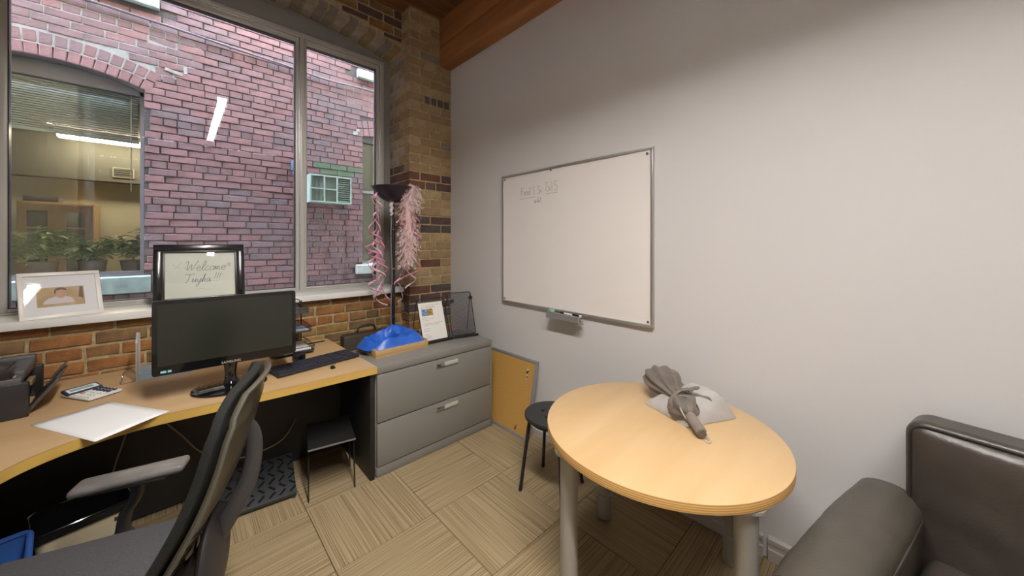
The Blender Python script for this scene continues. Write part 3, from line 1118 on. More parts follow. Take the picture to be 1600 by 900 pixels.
b.build('clear_rim', mat('smoky_clear_rim', (0.10, 0.10, 0.11), 0.1, coat=0.5), mon)
T2 = T @ Matrix.Translation((0, -0.0128, -mh / 2 + 0.0125)) @ Matrix.Rotation(PI / 2, 4, 'X')
lettering('maker_lettering', 'SAMSUNG', 0.0165, mat('logo_silver', (0.62, 0.62, 0.60), 0.3, 0.3), mon, T2, spacing=1.1)
b = MB()
b.bx(-mw / 2 + .03, -mw / 2 + .05, -0.0126, -0.012, -mh / 2 + .012, -mh / 2 + .022)
b.bx(-mw / 2 + .055, -mw / 2 + .068, -0.0126, -0.012, -mh / 2 + .012, -mh / 2 + .022)
b.xform(T)
b.build('sticker', mat('cyan_sticker', (0.25, 0.6, 0.75), 0.5), mon, smooth=None)
b = MB()
b.lathe([(0.055, 0.0), (0.036, 0.012), (0.027, 0.03), (0.024, 0.06), (0.027, 0.09), (0.035, 0.13), (0.035, 0.16)], (0, 0.035, 0.012), 24)
b.build('stand_neck', black_gl, mon)
b = MB()
b.lathe([(0.005, 0.0), (0.118, 0.0), (0.125, 0.005), (0.123, 0.010), (0.10, 0.016), (0.05, 0.021), (0.005, 0.022)], (0, 0, 0), 40)
b.xform(Matrix.Translation((0, 0.035, 0)) @ Matrix.Diagonal((1.30, 1.12, 1, 1)))
b.build('stand_base', black_gl, mon)

# ------------------------------------------------------------------ keyboard
kb = thing('keyboard', 'slim black computer keyboard lying on the desk right of the monitor', 'keyboard', (0.637, 2.492, ZD), math.radians(9.5))
MB().box((0, 0, 0.012), (0.485, 0.185, 0.018), 0.005).build('body', mat('keyboard_black', (0.018, 0.02, 0.028), 0.45), kb)
ks = MB()
for r in range(6):
    y = 0.068 - r * 0.0265
    segs = [(-0.232, 0.075, 15), (0.085, 0.145, 3), (0.155, 0.232, 4)]
    if r == 5:
        segs = [(-0.232, -0.13, 4), (-0.125, -0.02, 1), (-0.015, 0.075, 4), (0.085, 0.145, 3), (0.155, 0.232, 3)]
    for a, c, n in segs:
        w = (c - a) / n
        for i in range(n):
            ks.box((a + (i + .5) * w, y, 0.0225), (w - 0.003, 0.0225, 0.006), 0.0012, seg=1)
ks.build('keys', mat('key_navy_black', (0.022, 0.026, 0.042), 0.4), kb, kind='stuff')
wire = smooth_path([(-0.20, 0.09, .008), (-0.22, 0.13, .005), (-0.255, 0.12, .004), (-0.285, 0.08, .004), (-0.275, 0.04, .004), (-0.25, 0.05, .005)], 6)
MB().tube(wire, 0.0022, 6).build('cord', black_pl, kb)

# small black speaker-like cube, bulldog clip, pens
cube = thing('desk_gadget', 'small black cube between the monitor and the keyboard', 'gadget', (0.575, 2.635, ZD), 0.2)
MB().box((0, 0, 0.027), (0.062, 0.055, 0.054), 0.006).build('body', black_pl, cube)
MB().cyl((0, -0.028, 0.028), (0, -0.030, 0.028), 0.016, seg=20).build('lens', black_gl, cube)
clip = thing('binder_clip', 'tiny black binder clip on the desk in front of the keyboard', 'clip', (0.690, 2.330, ZD), 0.4)
MB().prism([(-0.011, 0), (0.011, 0), (0.003, 0.017), (-0.003, 0.017)], -0.012, 0.012, 'XZ').build('jaw', black_mt, clip)
MB().tube([(0.004, -.006, .016), (0.012, -.008, .028), (0.012, .008, .028), (0.004, .006, .016)], 0.001, 5).build('handle', black_mt, clip)
for i, (x, y, a, m, lb) in enumerate(((0.775, 3.015, 0.02, black_pl, 'black pen lying along the back of the desk beside the letter trays'),)):
    p = thing('pen', lb, 'pen', (x, y, ZD + 0.0045), a)
    MB().cyl((-0.055, 0, 0), (0.045, 0, 0), 0.0045, seg=10).build('barrel', m, p)
    MB().cyl((0.045, 0, 0), (0.062, 0, 0), 0.0045, 0.001, seg=10).build('tip', m, p)

# ------------------------------------------------------------------ calculator
cal = thing('calculator', 'white and navy desk calculator between the printer and the monitor', 'calculator', (-0.316, 2.768, ZD), math.radians(-57.0))
navy = mat('navy_plastic', (0.03, 0.04, 0.075), 0.4)
cw, cd = 0.185, 0.125      # local x along the long side, y towards the display edge
cal.rotation_euler = (0, 0, math.radians(33))
cw, cd = 0.128, 0.205
b = MB()
b.prism(rrect(cw, cd, 0.012, 3), 0.004, 0.014, bev=0.002)
b.build('body', white_pl, cal)
MB().prism(rrect(cw - .01, cd - .01, 0.01, 3), 0.0, 0.004).build('underside', navy, cal)
tilt = Matrix.Translation((0, cd / 2 - 0.03, 0.020)) @ Matrix.Rotation(0.28, 4, 'X')
MB().box((0, 0, 0), (cw, 0.06, 0.012), 0.003).xform(tilt).build('display_housing', navy, cal)
b = MB().box((0, 0.0, 0.0065), (cw - .018, 0.036, 0.002), 0.0008).xform(tilt)
b.build('display_bezel', white_pl, cal)
MB().box((-0.004, 0.0, 0.0080), (cw - .045, 0.017, 0.0012)).xform(tilt).build('display', mat('lcd_teal', (0.22, 0.40, 0.40), 0.2), cal, smooth=None)
k0 = MB().box((0, 0, 0), (0.017, 0.016, 0.005), 0.002, seg=1)
k0 = k0.build('key', white_pl, cal)
kn = 0
for i in range(5):
    for j in range(5):
        p = (-0.046 + i * 0.023, 0.022 - j * 0.0245, 0.0165)
        m = mat('key_pink', (0.62, 0.25, 0.24), 0.4) if (j == 0 and i < 2) else (navy if i > 2 else white_pl)
        o = k0 if kn == 0 else linked('key', k0.data, cal, p, m=m)
        o.location = p
        kn += 1

# ------------------------------------------------------------------ sheets of paper hanging over the desk edge
pp = MB()
pts = [(-0.451, 2.474), (-0.239, 2.579), (-0.028, 2.246), (-0.232, 2.095)]


def quad(u, v, z=0.0):
    a = Vector(pts[0]).lerp(Vector(pts[1]), u)
    c = Vector(pts[3]).lerp(Vector(pts[2]), u)
    q = a.lerp(c, v)
    return (q.x, q.y, ZD + 0.0015 + z + 0.004 * max(0, v - .6) ** 2)


pp.grid(lambda u, v: quad(u, v), 8, 10)
o = pp.build('paper_sheet', paper_w, smooth=60)
mod_solid(o, 0.0012)
tag(o, 'large blank white paper sheet overhanging the curved front edge of the desk', 'paper')

# ------------------------------------------------------------------ printer
prn = thing('laser_printer', 'black laser printer with its front flap open at the left end of the desk', 'printer', (-0.49, 2.80, ZD), math.radians(3))
pb_ = mat('printer_black', (0.020, 0.018, 0.019), 0.32)
pg_ = mat('printer_grey_top', (0.085, 0.083, 0.09), 0.35)
b = MB()
b.prism([(-0.19, 0.012), (0.165, 0.012), (0.165, 0.17), (0.145, 0.19), (-0.15, 0.200), (-0.185, 0.18)], -0.37, -0.045, 'YZ', bev=0.006)
b.bx(-0.37, 0.0, -0.195, -0.165, 0.0, 0.155, 0.006)
b.bx(-0.37, 0.0, 0.14, 0.170, 0.0, 0.155, 0.006)
b.build('body', pb_, prn)
# raised rim of the top with the sunken paper rest
b = MB()
b.bx(-0.36, -0.02, -0.19, -0.135, 0.150, 0.176, 0.005)
b.bx(-0.36, -0.02, 0.115, 0.165, 0.160, 0.212, 0.008)
b.bx(-0.075, -0.018, -0.135, 0.115, 0.152, 0.196, 0.008)
b.bx(-0.37, -0.33, -0.135, 0.115, 0.152, 0.21, 0.008)
b.build('top_rim', pg_, prn)
MB().box((-0.20, -0.01, 0.203), (0.25, 0.22, 0.006), 0.002, rot=Matrix.Rotation(0.06, 3, 'Y')).build('paper_rest', black_pl, prn)
b = MB()
for i in range(3):
    b.cyl((-0.045, -0.16 + i * 0.02, 0.176), (-0.045, -0.16 + i * 0.02, 0.179), 0.006, seg=12)
b.build('button', silver, prn)
MB().bx(-0.046, -0.035, -0.16, 0.138, 0.02, 0.15).build('inside', mat('printer_inside', (0.008, 0.008, 0.008), 0.6), prn, smooth=None)
fl_rot = Matrix.Translation((-0.014, 0, 0.008)) @ Matrix.Rotation(0.62, 4, 'Y')
MB().bx(-0.006, 0.008, -0.165, 0.15, 0.0, 0.150, 0.004).xform(fl_rot).build('front_flap', mat('printer_flap', (0.07, 0.062, 0.055), 0.22), prn)
MB().bx(-0.014, -0.008, 0.05, 0.13, 0.10, 0.175, 0.002).xform(fl_rot).build('tray_extension', pg_, prn)
MB().bx(-0.03, -0.01, -0.04, 0.05, 0.10, 0.125, 0.003).build('paper_guide', mat('guide_tan', (0.22, 0.16, 0.08), 0.5), prn)

# ------------------------------------------------------------------ wire file sorter beside the monitor
srt = thing('file_sorter', 'silver metal file sorter with tall bent uprights behind the left of the monitor', 'file sorter', (-0.13, 2.90, ZD))
for x in (-0.035, 0.06, 0.155):
    up_ = smooth_path([(x, -0.045, 0.0), (x, -0.048, 0.19), (x, -0.043, 0.214), (x, -0.015, 0.242), (x, 0.03, 0.254), (x, 0.062, 0.248), (x, 0.07, 0.225), (x, 0.07, 0.0)], 4)
    up_ = [(p[0], p[1], max(p[2], 0.004)) for p in up_]
    MB().tube(up_, 0.007, 8, flat=0.35).build('upright', silver, srt)
b = MB().bx(-0.045, 0.19, -0.05, 0.075, 0.0, 0.004, 0.001)
b.bx(-0.045, 0.19, 0.068, 0.073, 0.004, 0.055)
b.build('base_plate', mat('sorter_plate', (0.42, 0.50, 0.56), 0.3, 0.5), srt)
MB().tube(smooth_path([(-0.045, -0.045, .004), (-0.085, -0.055, .004), (-0.09, -0.055, .04), (-0.08, -0.03, .06), (-0.05, -0.01, .06), (-0.042, 0.0, .03), (-.042, 0.0, .004)], 5), 0.003, 6).build('wire_loop', chrome, srt)

# ------------------------------------------------------------------ letter trays right of the monitor
ltr = thing('letter_trays', 'three-tier black mesh letter tray at the back of the desk behind the monitor', 'letter tray', (0.565, 2.90, ZD))
mesh_grey = mat('dark_wire_mesh', (0.075, 0.075, 0.085), 0.45, 0.5)
for i, z in enumerate((0.02, 0.155, 0.285)):
    x1 = 0.135 - 0.018 * i
    t = MB()
    t.prism(rrect(0.25, 0.30, 0.025, 4, x1 - 0.125, -0.0), z, z + 0.003)
    tr_ = t.build('tray', mesh_grey, ltr)
    rim = [(p[0], p[1], z + 0.032) for p in rrect(0.252, 0.302, 0.026, 4, x1 - 0.125, 0.0)]
    MB().tube(rim, 0.0028, 6, closed=True).build('rim_wire', black_mt, tr_)
    rw = MB()
    rp_ = rrect(0.252, 0.302, 0.026, 4, x1 - 0.125, 0.0)
    for k in range(len(rp_)):
        a, c = rp_[k], rp_[(k + 1) % len(rp_)]
        n = max(1, int((Vector(a) - Vector(c)).length / 0.012))
        for q in range(n):
            s_ = Vector(a).lerp(Vector(c), q / n)
            rw.cyl((s_.x, s_.y, z), (s_.x, s_.y, z + .032), 0.0007, seg=4, caps=False)
    rw.build('mesh_side', black_mt, tr_, kind='stuff')
for (x, y) in ((0.112, 0.142), (-0.10, 0.155), (0.10, -0.06)):
    if y > 0:
        MB().cyl((x, y, 0), (x, y, 0.335), 0.0045, seg=8).build('post', black_mt, ltr)
MB().tube(smooth_path([(0.10, 0.142, .30), (0.10, 0.142, .34), (0.06, 0.142, .352), (0.03, 0.142, .34), (0.03, 0.142, .30)], 5), 0.003, 6).build('top_loop', black_mt, ltr)
for i, (z, lb) in enumerate(((0.0235, 'white papers lying in the lowest letter tray'), (0.1585, 'printed sheets in the middle letter tray'))):
    o = MB().box((0, 0, 0), (0.19, 0.24, 0.012 if i == 0 else .008), 0.001, seg=1).build('paper_stack', paper_w if i == 0 else mat('blue_print', (0.62, 0.66, 0.74), 0.5, col2=(0.18, 0.22, 0.40), scale=9))
    o.location = (0.565 + 0.022 - 0.015 * i, 2.90, ZD + z + (.0065 if i == 0 else .0045))
    tag(o, lb, 'papers')

# ------------------------------------------------------------------ framed photograph on the sill
ZS = 1.066
wfm = thing('photo_frame', 'white frame holding a photograph of a man, leaning on the window sill', 'picture frame', (-0.466, 3.190, ZS + 0.0005), math.radians(17))
fw, fh = 0.300, 0.270
TW = Matrix.Rotation(-0.41, 4, 'X') @ Matrix.Translation((0, 0, fh / 2))
fmw = mat('white_frame_paint', (0.78, 0.75, 0.70), 0.35)


def frame_bars(w, h, t, d, prof):
    bs = []
    for (x0, x1, z0, z1, horiz) in ((-w / 2, w / 2, h / 2 - t, h / 2, 1), (-w / 2, w / 2, -h / 2, -h / 2 + t, 1), (-w / 2, -w / 2 + t, -h / 2 + t, h / 2 - t, 0), (w / 2 - t, w / 2, -h / 2 + t, h / 2 - t, 0)):
        bs.append(MB().bx(x0, x1, 0, d, z0, z1, prof))
    return bs


for q in frame_bars(fw, fh, 0.020, 0.022, 0.002):
    q.xform(TW).build('frame_bar', fmw, wfm)
MB().bx(-fw / 2 + .015, fw / 2 - .015, 0.010, 0.013, -fh / 2 + .015, fh / 2 - .015).xform(TW).build('mat_board', mat('mat_board_white', (0.80, 0.79, 0.80), 0.7), wfm, smooth=None)
ph = MB().bx(-0.088, 0.083, 0.0088, 0.0098, -0.068, 0.045).xform(TW).build('photograph', mat('photo_tan', (0.40, 0.27, 0.12), 0.5, col2=(0.56, 0.42, 0.22), scale=12), wfm, smooth=None)


def flat(name, poly, y, m, parent):
    return MB().prism(poly, y - 0.0004, y, 'XZ').xform(TW).build(name, m, parent, smooth=None)


skin = mat('photo_skin', (0.55, 0.33, 0.20), 0.5)
flat('printed_shirt', [(-0.068, -0.053), (0.040, -0.053), (0.044, -0.035), (0.028, -0.018), (0.008, -0.010), (-0.022, -0.010), (-0.048, -0.020), (-0.064, -0.036)], 0.0086, mat('photo_shirt', (0.62, 0.56, 0.55), 0.5), ph)
flat('printed_face', [(0.021 * math.cos(a) - 0.004, 0.030 * math.sin(a) + 0.008) for a in [2 * PI * i / 16 for i in range(16)]] , 0.0081, skin, ph)
flat('printed_neck', [(-0.016, -0.016), (0.008, -0.016), (0.010, 0.0), (-0.017, 0.0)], 0.0083, skin, ph)
flat('printed_hair', [(-0.026, 0.004), (-0.022, 0.006), (-0.019, 0.024), (0.0, 0.030), (0.016, 0.022), (0.017, 0.034), (-0.002, 0.042), (-0.021, 0.037), (-0.027, 0.024)], 0.0078, mat('photo_hair', (0.13, 0.085, 0.045), 0.5), ph)
ft_m = mat('photo_feature', (0.22, 0.11, 0.07), 0.5)
for q in ([(-0.001, 0.011), (0.005, 0.0115), (0.005, 0.0135), (-0.001, 0.0135)], [(0.009, 0.0115), (0.014, 0.011), (0.014, 0.013), (0.009, 0.0135)],
          [(0.006, 0.000), (0.011, 0.0005), (0.009, 0.003)], [(0.001, -0.008), (0.011, -0.0075), (0.010, -0.0058), (0.002, -0.006)]):
    flat('printed_feature', q, 0.0079, ft_m, ph)
flat('printed_arm', [(0.036, -0.035), (0.070, -0.040), (0.074, -0.030), (0.066, -0.024), (0.040, -0.026)], 0.0085, skin, ph)
flat('printed_doorway', [(0.060, -0.02), (0.078, -0.035), (0.078, 0.04), (0.068, 0.04)], 0.0087, mat('photo_brown', (0.16, 0.09, 0.05), 0.5), ph)
MB().bx(-fw / 2 + .018, fw / 2 - .018, 0.006, 0.0068, -fh / 2 + .018, fh / 2 - .018).xform(TW).build('pane', pic_glass, wfm, smooth=None)
MB().box((0, 0.135, 0.095), (0.05, 0.004, 0.20), rot=Matrix.Rotation(0.25, 3, 'X')).build('easel_back', fmw, wfm)

# ------------------------------------------------------------------ handwritten sign in a black frame on the sill
bfm = thing('framed_sign', 'black frame with a handwritten Welcome sign, standing on the sill behind the monitor', 'picture frame', (0.118, 3.165, ZS + 0.0005), 0)
fw, fh = 0.470, 0.415
TW = Matrix.Rotation(-0.215, 4, 'X') @ Matrix.Translation((0, 0, fh / 2))
blk = mat('black_lacquer', (0.012, 0.014, 0.016), 0.22, coat=0.4)
for q in frame_bars(fw, fh, 0.042, 0.030, 0.006):
    q.xform(TW).build('frame_bar', blk, bfm)
for q in frame_bars(fw - .082, fh - .082, 0.014, 0.016, 0.002):
    q.xform(TW @ Matrix.Translation((0, 0.006, 0))).build('inner_lip', mat('dark_bronze', (0.035, 0.028, 0.018), 0.35), bfm)
sg = MB().bx(-fw / 2 + .03, fw / 2 - .03, 0.018, 0.022, -fh / 2 + .03, fh / 2 - .03).xform(TW).build('sign_sheet', mat('cream_sheet', (0.66, 0.68, 0.60), 0.6, var=0.04, scale=6), bfm, smooth=None)
MB().bx(-fw / 2 + .045, fw / 2 - .045, 0.0125, 0.0133, -fh / 2 + .045, fh / 2 - .045).xform(TW).build('pane', pic_glass, bfm, smooth=None)


def strokes(name, lines, M, m, parent, r=0.0013):
    """Handwriting: each line a polyline in the x-z plane, turned into thin ink strokes."""
    b = MB()
    for ln in lines:
        pth = smooth_path([(x, 0, z) for x, z in ln], 5) if len(ln) > 2 else [Vector((x, 0, z)) for x, z in ln]
        b.tube(pth, r, 5, flat=1.0)
    b.xform(M)
    return b.build(name, m, parent)


def cursive(txt, x, z, h, sl=0.25):
    """Rough cursive letters; returns (strokes, x after the text)."""
    G = {'W': ([[(-.15, .85), (-.05, 1.0), (.08, .95), (.18, .05), (.42, .7), (.52, .05), (.85, 1.15)]], .9),
         'e': ([[(0, .25), (.28, .3), (.25, .5), (.1, .48), (.05, .15), (.2, 0), (.4, .12)]], .4),
         'l': ([[(0, .1), (.22, .6), (.22, 1.0), (.12, 1.0), (.08, .3), (.18, 0), (.32, .1)]], .32),
         'c': ([[(.3, .42), (.15, .5), (.04, .25), (.15, 0), (.38, .12)]], .38),
         'o': ([[(.25, .48), (.08, .4), (.06, .08), (.22, 0), (.34, .25), (.24, .48), (.42, .38)]], .42),
         'm': ([[(0, 0), (.05, .48), (.08, .1), (.2, .48), (.24, .05), (.36, .48), (.42, .05), (.55, .1)]], .55),
         'T': ([[(-.25, .95), (-.1, 1.05), (.2, .98), (.65, 1.05)], [(.2, .98), (.16, .2), (.05, 0), (-.05, .1)]], .55),
         'u': ([[(0, .1), (.08, .48), (.1, .08), (.22, .05), (.34, .48), (.34, .05), (.48, .1)]], .48),
         'y': ([[(0, .45), (.06, .1), (.2, .1), (.32, .48), (.22, -.4), (.08, -.45), (.12, -.2), (.42, .12)]], .42),
         'h': ([[(0, .1), (.18, .8), (.12, 1.0), (.08, 0), (.2, .45), (.3, .4), (.3, .05), (.44, .1)]], .44),
         'a': ([[(.3, .45), (.1, .45), (.05, .1), (.2, .02), (.32, .45), (.32, .05), (.5, .15)]], .5),
         '!': ([[(.12, 1.0), (.05, .3)], [(.02, .06), (.03, .0)]], .22), ' ': ([], .25)}
    out = []
    for ch in txt:
        ss, w = G[ch]
        for s_ in ss:
            out.append([(x + (px + sl * pz) * h, z + pz * h) for px, pz in s_])
        x += w * h
    return out, x


l1, xe = cursive('Welcome', -0.085, 0.028, 0.062)
l1.append([(xe, 0.04), (xe + .02, .075), (xe + .03, .07), (xe + .02, .06), (xe + .035, .055)])
l2, xe = cursive('Tuyha', -0.082, -0.052, 0.055)
l3, xe = cursive('!!!', xe + .01, -0.048, 0.058)
MT = TW @ Matrix.Translation((0, 0.0178, 0))
strokes('handwriting', l1 + l2 + l3, MT, mat('marker_ink', (0.10, 0.11, 0.10), 0.6), sg)
l4 = [[(-0.145, .075), (-.12, .055), (-.10, .045)], [(-.10, .085), (-.13, .05), (-.14, .04)], [(-.09, .05), (-.075, .042), (-.085, .055)],
      [(.14, .10), (.15, .11)], [(-.03, -.10), (0, -.095), (.02, -.105), (.05, -.10)]]
strokes('faint_scribble', l4, MT, mat('faded_ink', (0.42, 0.44, 0.40), 0.7), sg, 0.001)

# ------------------------------------------------------------------ filing cabinet
CX0, CX1, CY0, CY1, CZ = 0.905, 1.852, 2.196, 2.665, 0.700
fcb = thing('filing_cabinet', 'grey steel two-drawer lateral filing cabinet between the desk and the right wall', 'cabinet', (CX0, CY0, 0))
w, d = CX1 - CX0, CY1 - CY0
b = MB()
b.bx(0, w, 0.018, d, 0.0, CZ - 0.03, 0.002)
b.build('body', steel_pt, fcb)
MB().bx(-0.001, w + 0.001, 0.0, d, CZ - 0.046, CZ, 0.004).build('top', steel_pt, fcb)
MB().bx(0.004, w - .004, 0.006, 0.02, 0.0, 0.062, 0.002).build('plinth', steel_pt, fcb)
MB().bx(w - 0.018, w - 0.002, 0.002, 0.02, 0.0, CZ - .05, 0.002).build('end_post', steel_pt, fcb)
lab = mat('label_holder', (0.62, 0.60, 0.54), 0.4, 0.3)
for z0, z1 in ((0.068, 0.338), (0.345, 0.648)):
    dr = MB().bx(0.006, w - 0.022, 0.0, 0.019, z0, z1, 0.004).build('drawer', steel_pt, fcb)
    hx = 0.43
    h = MB()
    h.bx(hx, hx + 0.185, -0.006, 0.001, z1 - 0.058, z1 - 0.022, 0.002)
    h.build('handle', steel_pt, dr)
    MB().bx(hx + 0.066, hx + 0.18, -0.009, -0.005, z1 - 0.054, z1 - 0.026, 0.001).build('label_holder', lab, dr)
    MB().bx(hx + 0.004, hx + 0.062, -0.0075, -0.005, z1 - 0.054, z1 - 0.028, 0.001).build('finger_pull', chrome, dr)
MB().cyl((0.52, 0.001, CZ - 0.023), (0.52, -0.004, CZ - 0.023), 0.007, seg=16).build('lock', chrome, fcb)

# ================================================================== ON AND AROUND THE CABINET
# wooden tray with a crumpled blue plastic bag
tray = thing('wooden_tray', 'wooden tray with cut-out handles at the left end of the filing cabinet', 'tray', (1.165, 2.505, CZ), math.radians(3))
pine = wood('tray_pine', (0.44, 0.28, 0.12), (0.55, 0.37, 0.17), 0.45, 5, 'X')
tw, td, th = 0.41, 0.27, 0.05
MB().bx(-tw / 2, tw / 2, -td / 2, td / 2, 0, 0.008).build('bottom', pine, tray)
for sy in (-1, 1):
    MB().box((0, sy * (td / 2 - .005), th / 2), (tw, 0.01, th), 0.002, rot=Matrix.Rotation(-sy * 0.10, 3, 'X')).build('long_side', pine, tray)
for sx in (-1, 1):
    e = MB()
    x = sx * (tw / 2 - .006)
    e.bx(x - .006, x + .006, -td / 2 + .01, -0.05, 0.008, th + .006, 0.002)
    e.bx(x - .006, x + .006, 0.05, td / 2 - .01, 0.008, th + .006, 0.002)
    e.bx(x - .006, x + .006, -0.05, 0.05, 0.008, 0.022, 0.002)
    e.bx(x - .006, x + .006, -0.05, 0.05, 0.043, th + .006, 0.002)
    e.build('end_board', pine, tray)
blue = mat('blue_plastic', (0.012, 0.105, 0.52), 0.38, var=0.15, scale=8, bump=0.15, bscale=14, spec=0.6)


def bagh(x, y):
    def g(cx, cy, sx, sy, h):
        return h * math.exp(-((x - cx) / sx) ** 2 - ((y - cy) / sy) ** 2)
    h = 0.020 + g(-.20, .01, .05, .10, .050) + g(.05, .10, .10, .045, .078) + g(-.10, .12, .09, .035, .048) + g(.17, .06, .06, .07, .050)
    h += g(-.08, -.115, .12, .035, .050) + g(.12, -.085, .08, .04, .040) - g(-.08, .015, .075, .05, .030) + g(.01, -.03, .016, .08, .045) + g(.10, .0, .02, .06, .030)
    c1 = abs(noise.noise(Vector((x * 10 + y * 8, y * 8 - x * 3, 2.3))))
    c2 = abs(noise.noise(Vector((x * 24 - y * 10, y * 21, 6.1))))
    return h + 0.060 * max(0, .2 - c1) + 0.040 * max(0, .2 - c2) - .007


def bagf(u, v):
    a = 2 * PI * u
    k_ = 1 + .09 * noise.noise(Vector((math.cos(a) * 1.6, math.sin(a) * 1.6, 4.2))) + .03 * noise.noise(Vector((math.cos(a) * 6, math.sin(a) * 6, 1.2)))
    ca, sa = math.cos(a), math.sin(a)
    ex = 1 / max((abs(ca) ** 3 + abs(sa) ** 3) ** (1 / 3), .01)
    if v < .3:                      # tucked under the rolled edge
        t = v / .3
        rr = .74 + .26 * math.sin(t * PI / 2)
        lift = .012 + .020 * t
    else:
        t = (v - .3) / .7
        rr = 1 - t * .985
        lift = None
    x, y = ca * ex * .236 * rr * k_ - .012, sa * ex * .150 * rr * k_
    if lift is not None:
        return (x, y, lift)
    e = min(1, math.sin(min(1, t * 2.6) * PI / 2))
    return (x, y, .032 + (bagh(x, y) + .012) * e)


bag = MB().grid(bagf, 64, 34, closed_u=True).build('plastic_bag', blue, smooth=50)
bag.location = (1.165, 2.515, CZ + 0.012)
tag(bag, 'crumpled bright blue plastic bag heaped in the wooden tray', 'bag')
o = MB().grid(lambda u, v: (-.02 + .04 * u, .03 * v, .028 * (1 - abs(2 * u - 1)) * (1 - v) + .004 * v), 2, 2).build('paper_scrap', paper_w, smooth=None)
mod_solid(o, .001)
o.location = (1.285, 2.585, CZ + 0.098)
tag(o, 'tiny white paper tip poking out behind the blue bag', 'paper')

# black wire handle showing behind the cabinet
hn = thing('carry_case', 'narrow black case with an arched handle, standing behind the filing cabinet', 'case', (1.16, 3.02, 0), 0)
MB().bx(-0.20, 0.20, -0.05, 0.05, 0, 0.735, 0.02).build('body', mat('olive_black_case', (0.05, 0.038, 0.022), 0.6), hn)
MB().tube(smooth_path([(-0.075, 0, .73), (-0.070, 0, .765), (-0.045, 0, .785), (0.0, 0, .79), (0.045, 0, .785), (0.068, 0, .765), (0.072, 0, .73)], 5), 0.008, 8).build('handle', black_mt, hn)


def easel(x, y, rz, label, ws=0.225, hs=0.335):
    t = thing('mesh_easel', label, 'easel', (x, y, CZ), rz, 'wire mesh easels on the filing cabinet')
    tl = Matrix.Rotation(-0.34, 4, 'X')
    fr_ = [(a, 0, c + hs / 2 + 0.012) for a, c in rrect(ws, hs, 0.018, 4)]
    MB().tube(fr_, 0.0035, 6, closed=True).xform(tl).build('frame_wire', black_mt, t)
    m_ = MB()
    n = 34
    for i in range(1, n):
        m_.cyl((-ws / 2 + ws * i / n, 0, 0.013), (-ws / 2 + ws * i / n, 0, hs + .011), 0.0011, seg=4, caps=False)
    k = int(n * hs / ws)
    for i in range(1, k):
        m_.cyl((-ws / 2, 0, 0.012 + hs * i / k), (ws / 2, 0, 0.012 + hs * i / k), 0.0011, seg=4, caps=False)
    m_.xform(tl).build('mesh_panel', mesh_grey, t, kind='stuff', smooth=None)
    MB().bx(-ws / 2, ws / 2, -0.045, 0.0, 0.0, 0.004).bx(-ws / 2, ws / 2, -0.048, -0.045, 0.0, 0.02).build('lip', black_mt, t)
    for sx in (-1, 1):
        top = tl @ Vector((sx * ws / 2, 0, hs + .008))
        MB().tube([(sx * ws / 2, 0, .004), (sx * ws / 2, .19, .004), tuple(top)], 0.003, 6).build('side_wire', black_mt, t)
    return t, tl


t1, tl1 = easel(1.505, 2.462, math.radians(-2), 'black wire mesh easel holding the printed white notice on the filing cabinet', 0.245)
t2, tl2 = easel(1.752, 2.436, math.radians(-12), 'empty black wire mesh easel in the corner of the filing cabinet', 0.215, 0.36)
mag_m = mat('black_rubber', (0.010, 0.010, 0.011), 0.6)
for (tt, tl_, x, z, lb) in ((t1, tl1, 0.112, 0.292, 'round black magnet pinning the top right corner of the notice'),
                            (t2, tl2, -0.075, 0.300, 'round black magnet at the left of the empty mesh easel'),
                            (t2, tl2, 0.098, 0.318, 'round black magnet at the right edge of the empty mesh easel')):
    o = MB().cyl((0, 0.0, 0), (0, -0.013, 0), 0.0165, seg=20).build('magnet', mag_m)
    M = Matrix.Translation(tt.location) @ Matrix.Rotation(tt.rotation_euler.z, 4, 'Z') @ tl_ @ Matrix.Translation((x, -0.0055 if tt is t1 else -0.002, z))
    o.matrix_world = M
    tag(o, lb, 'magnet', 'round black magnets on the mesh easels')
nt_ = thing('printed_notice', 'white printed notice with a small blue and gold picture, on the left mesh easel', 'notice', t1.location, t1.rotation_euler.z)
TN = tl1 @ Matrix.Translation((-0.012, -0.0048, 0.163))
sh = MB().prism(rrect(0.215, 0.300, 0.002, 1), -0.0005, 0.0005, 'XZ').xform(TN).build('sheet', mat('notice_paper', (0.74, 0.73, 0.69), 0.6), nt_, smooth=None)
MB().bx(-0.087, -0.040, -0.0012, -0.0006, 0.045, 0.10).xform(TN).build('picture_left', mat('picture_blue', (0.03, 0.10, 0.30), 0.5, col2=(0.25, 0.40, 0.55), scale=60), nt_, smooth=None)
MB().bx(-0.040, 0.012, -0.0012, -0.0006, 0.045, 0.10).xform(TN).build('picture_right', mat('picture_gold', (0.55, 0.36, 0.07), 0.5, col2=(0.12, 0.08, 0.05), scale=60), nt_, smooth=None)
pr_ = MB()
rr_ = random.Random(4)
for z, x1, dense in ((0.128, .075, 1), (0.116, .02, 0), (0.108, .03, 0), (0.03, -.04, 0), (0.018, .01, 1), (0.006, -.05, 0), (-0.02, .085, 1), (-0.032, .04, 0), (-0.06, -.03, 0), (-0.075, -.05, 0), (-0.105, -.06, 1), (-0.12, -.05, 1), (-0.13, -.04, 1)):
    x = -0.088
    while x < x1:
        l = rr_.uniform(.006, .02)
        pr_.bx(x, x + l, -0.0009, -0.0006, z, z + 0.0035)
        x += l + .004
pr_.xform(TN).build('print_lines', mat('print_grey', (0.33, 0.32, 0.30), 0.7), nt_, smooth=None, kind='stuff')

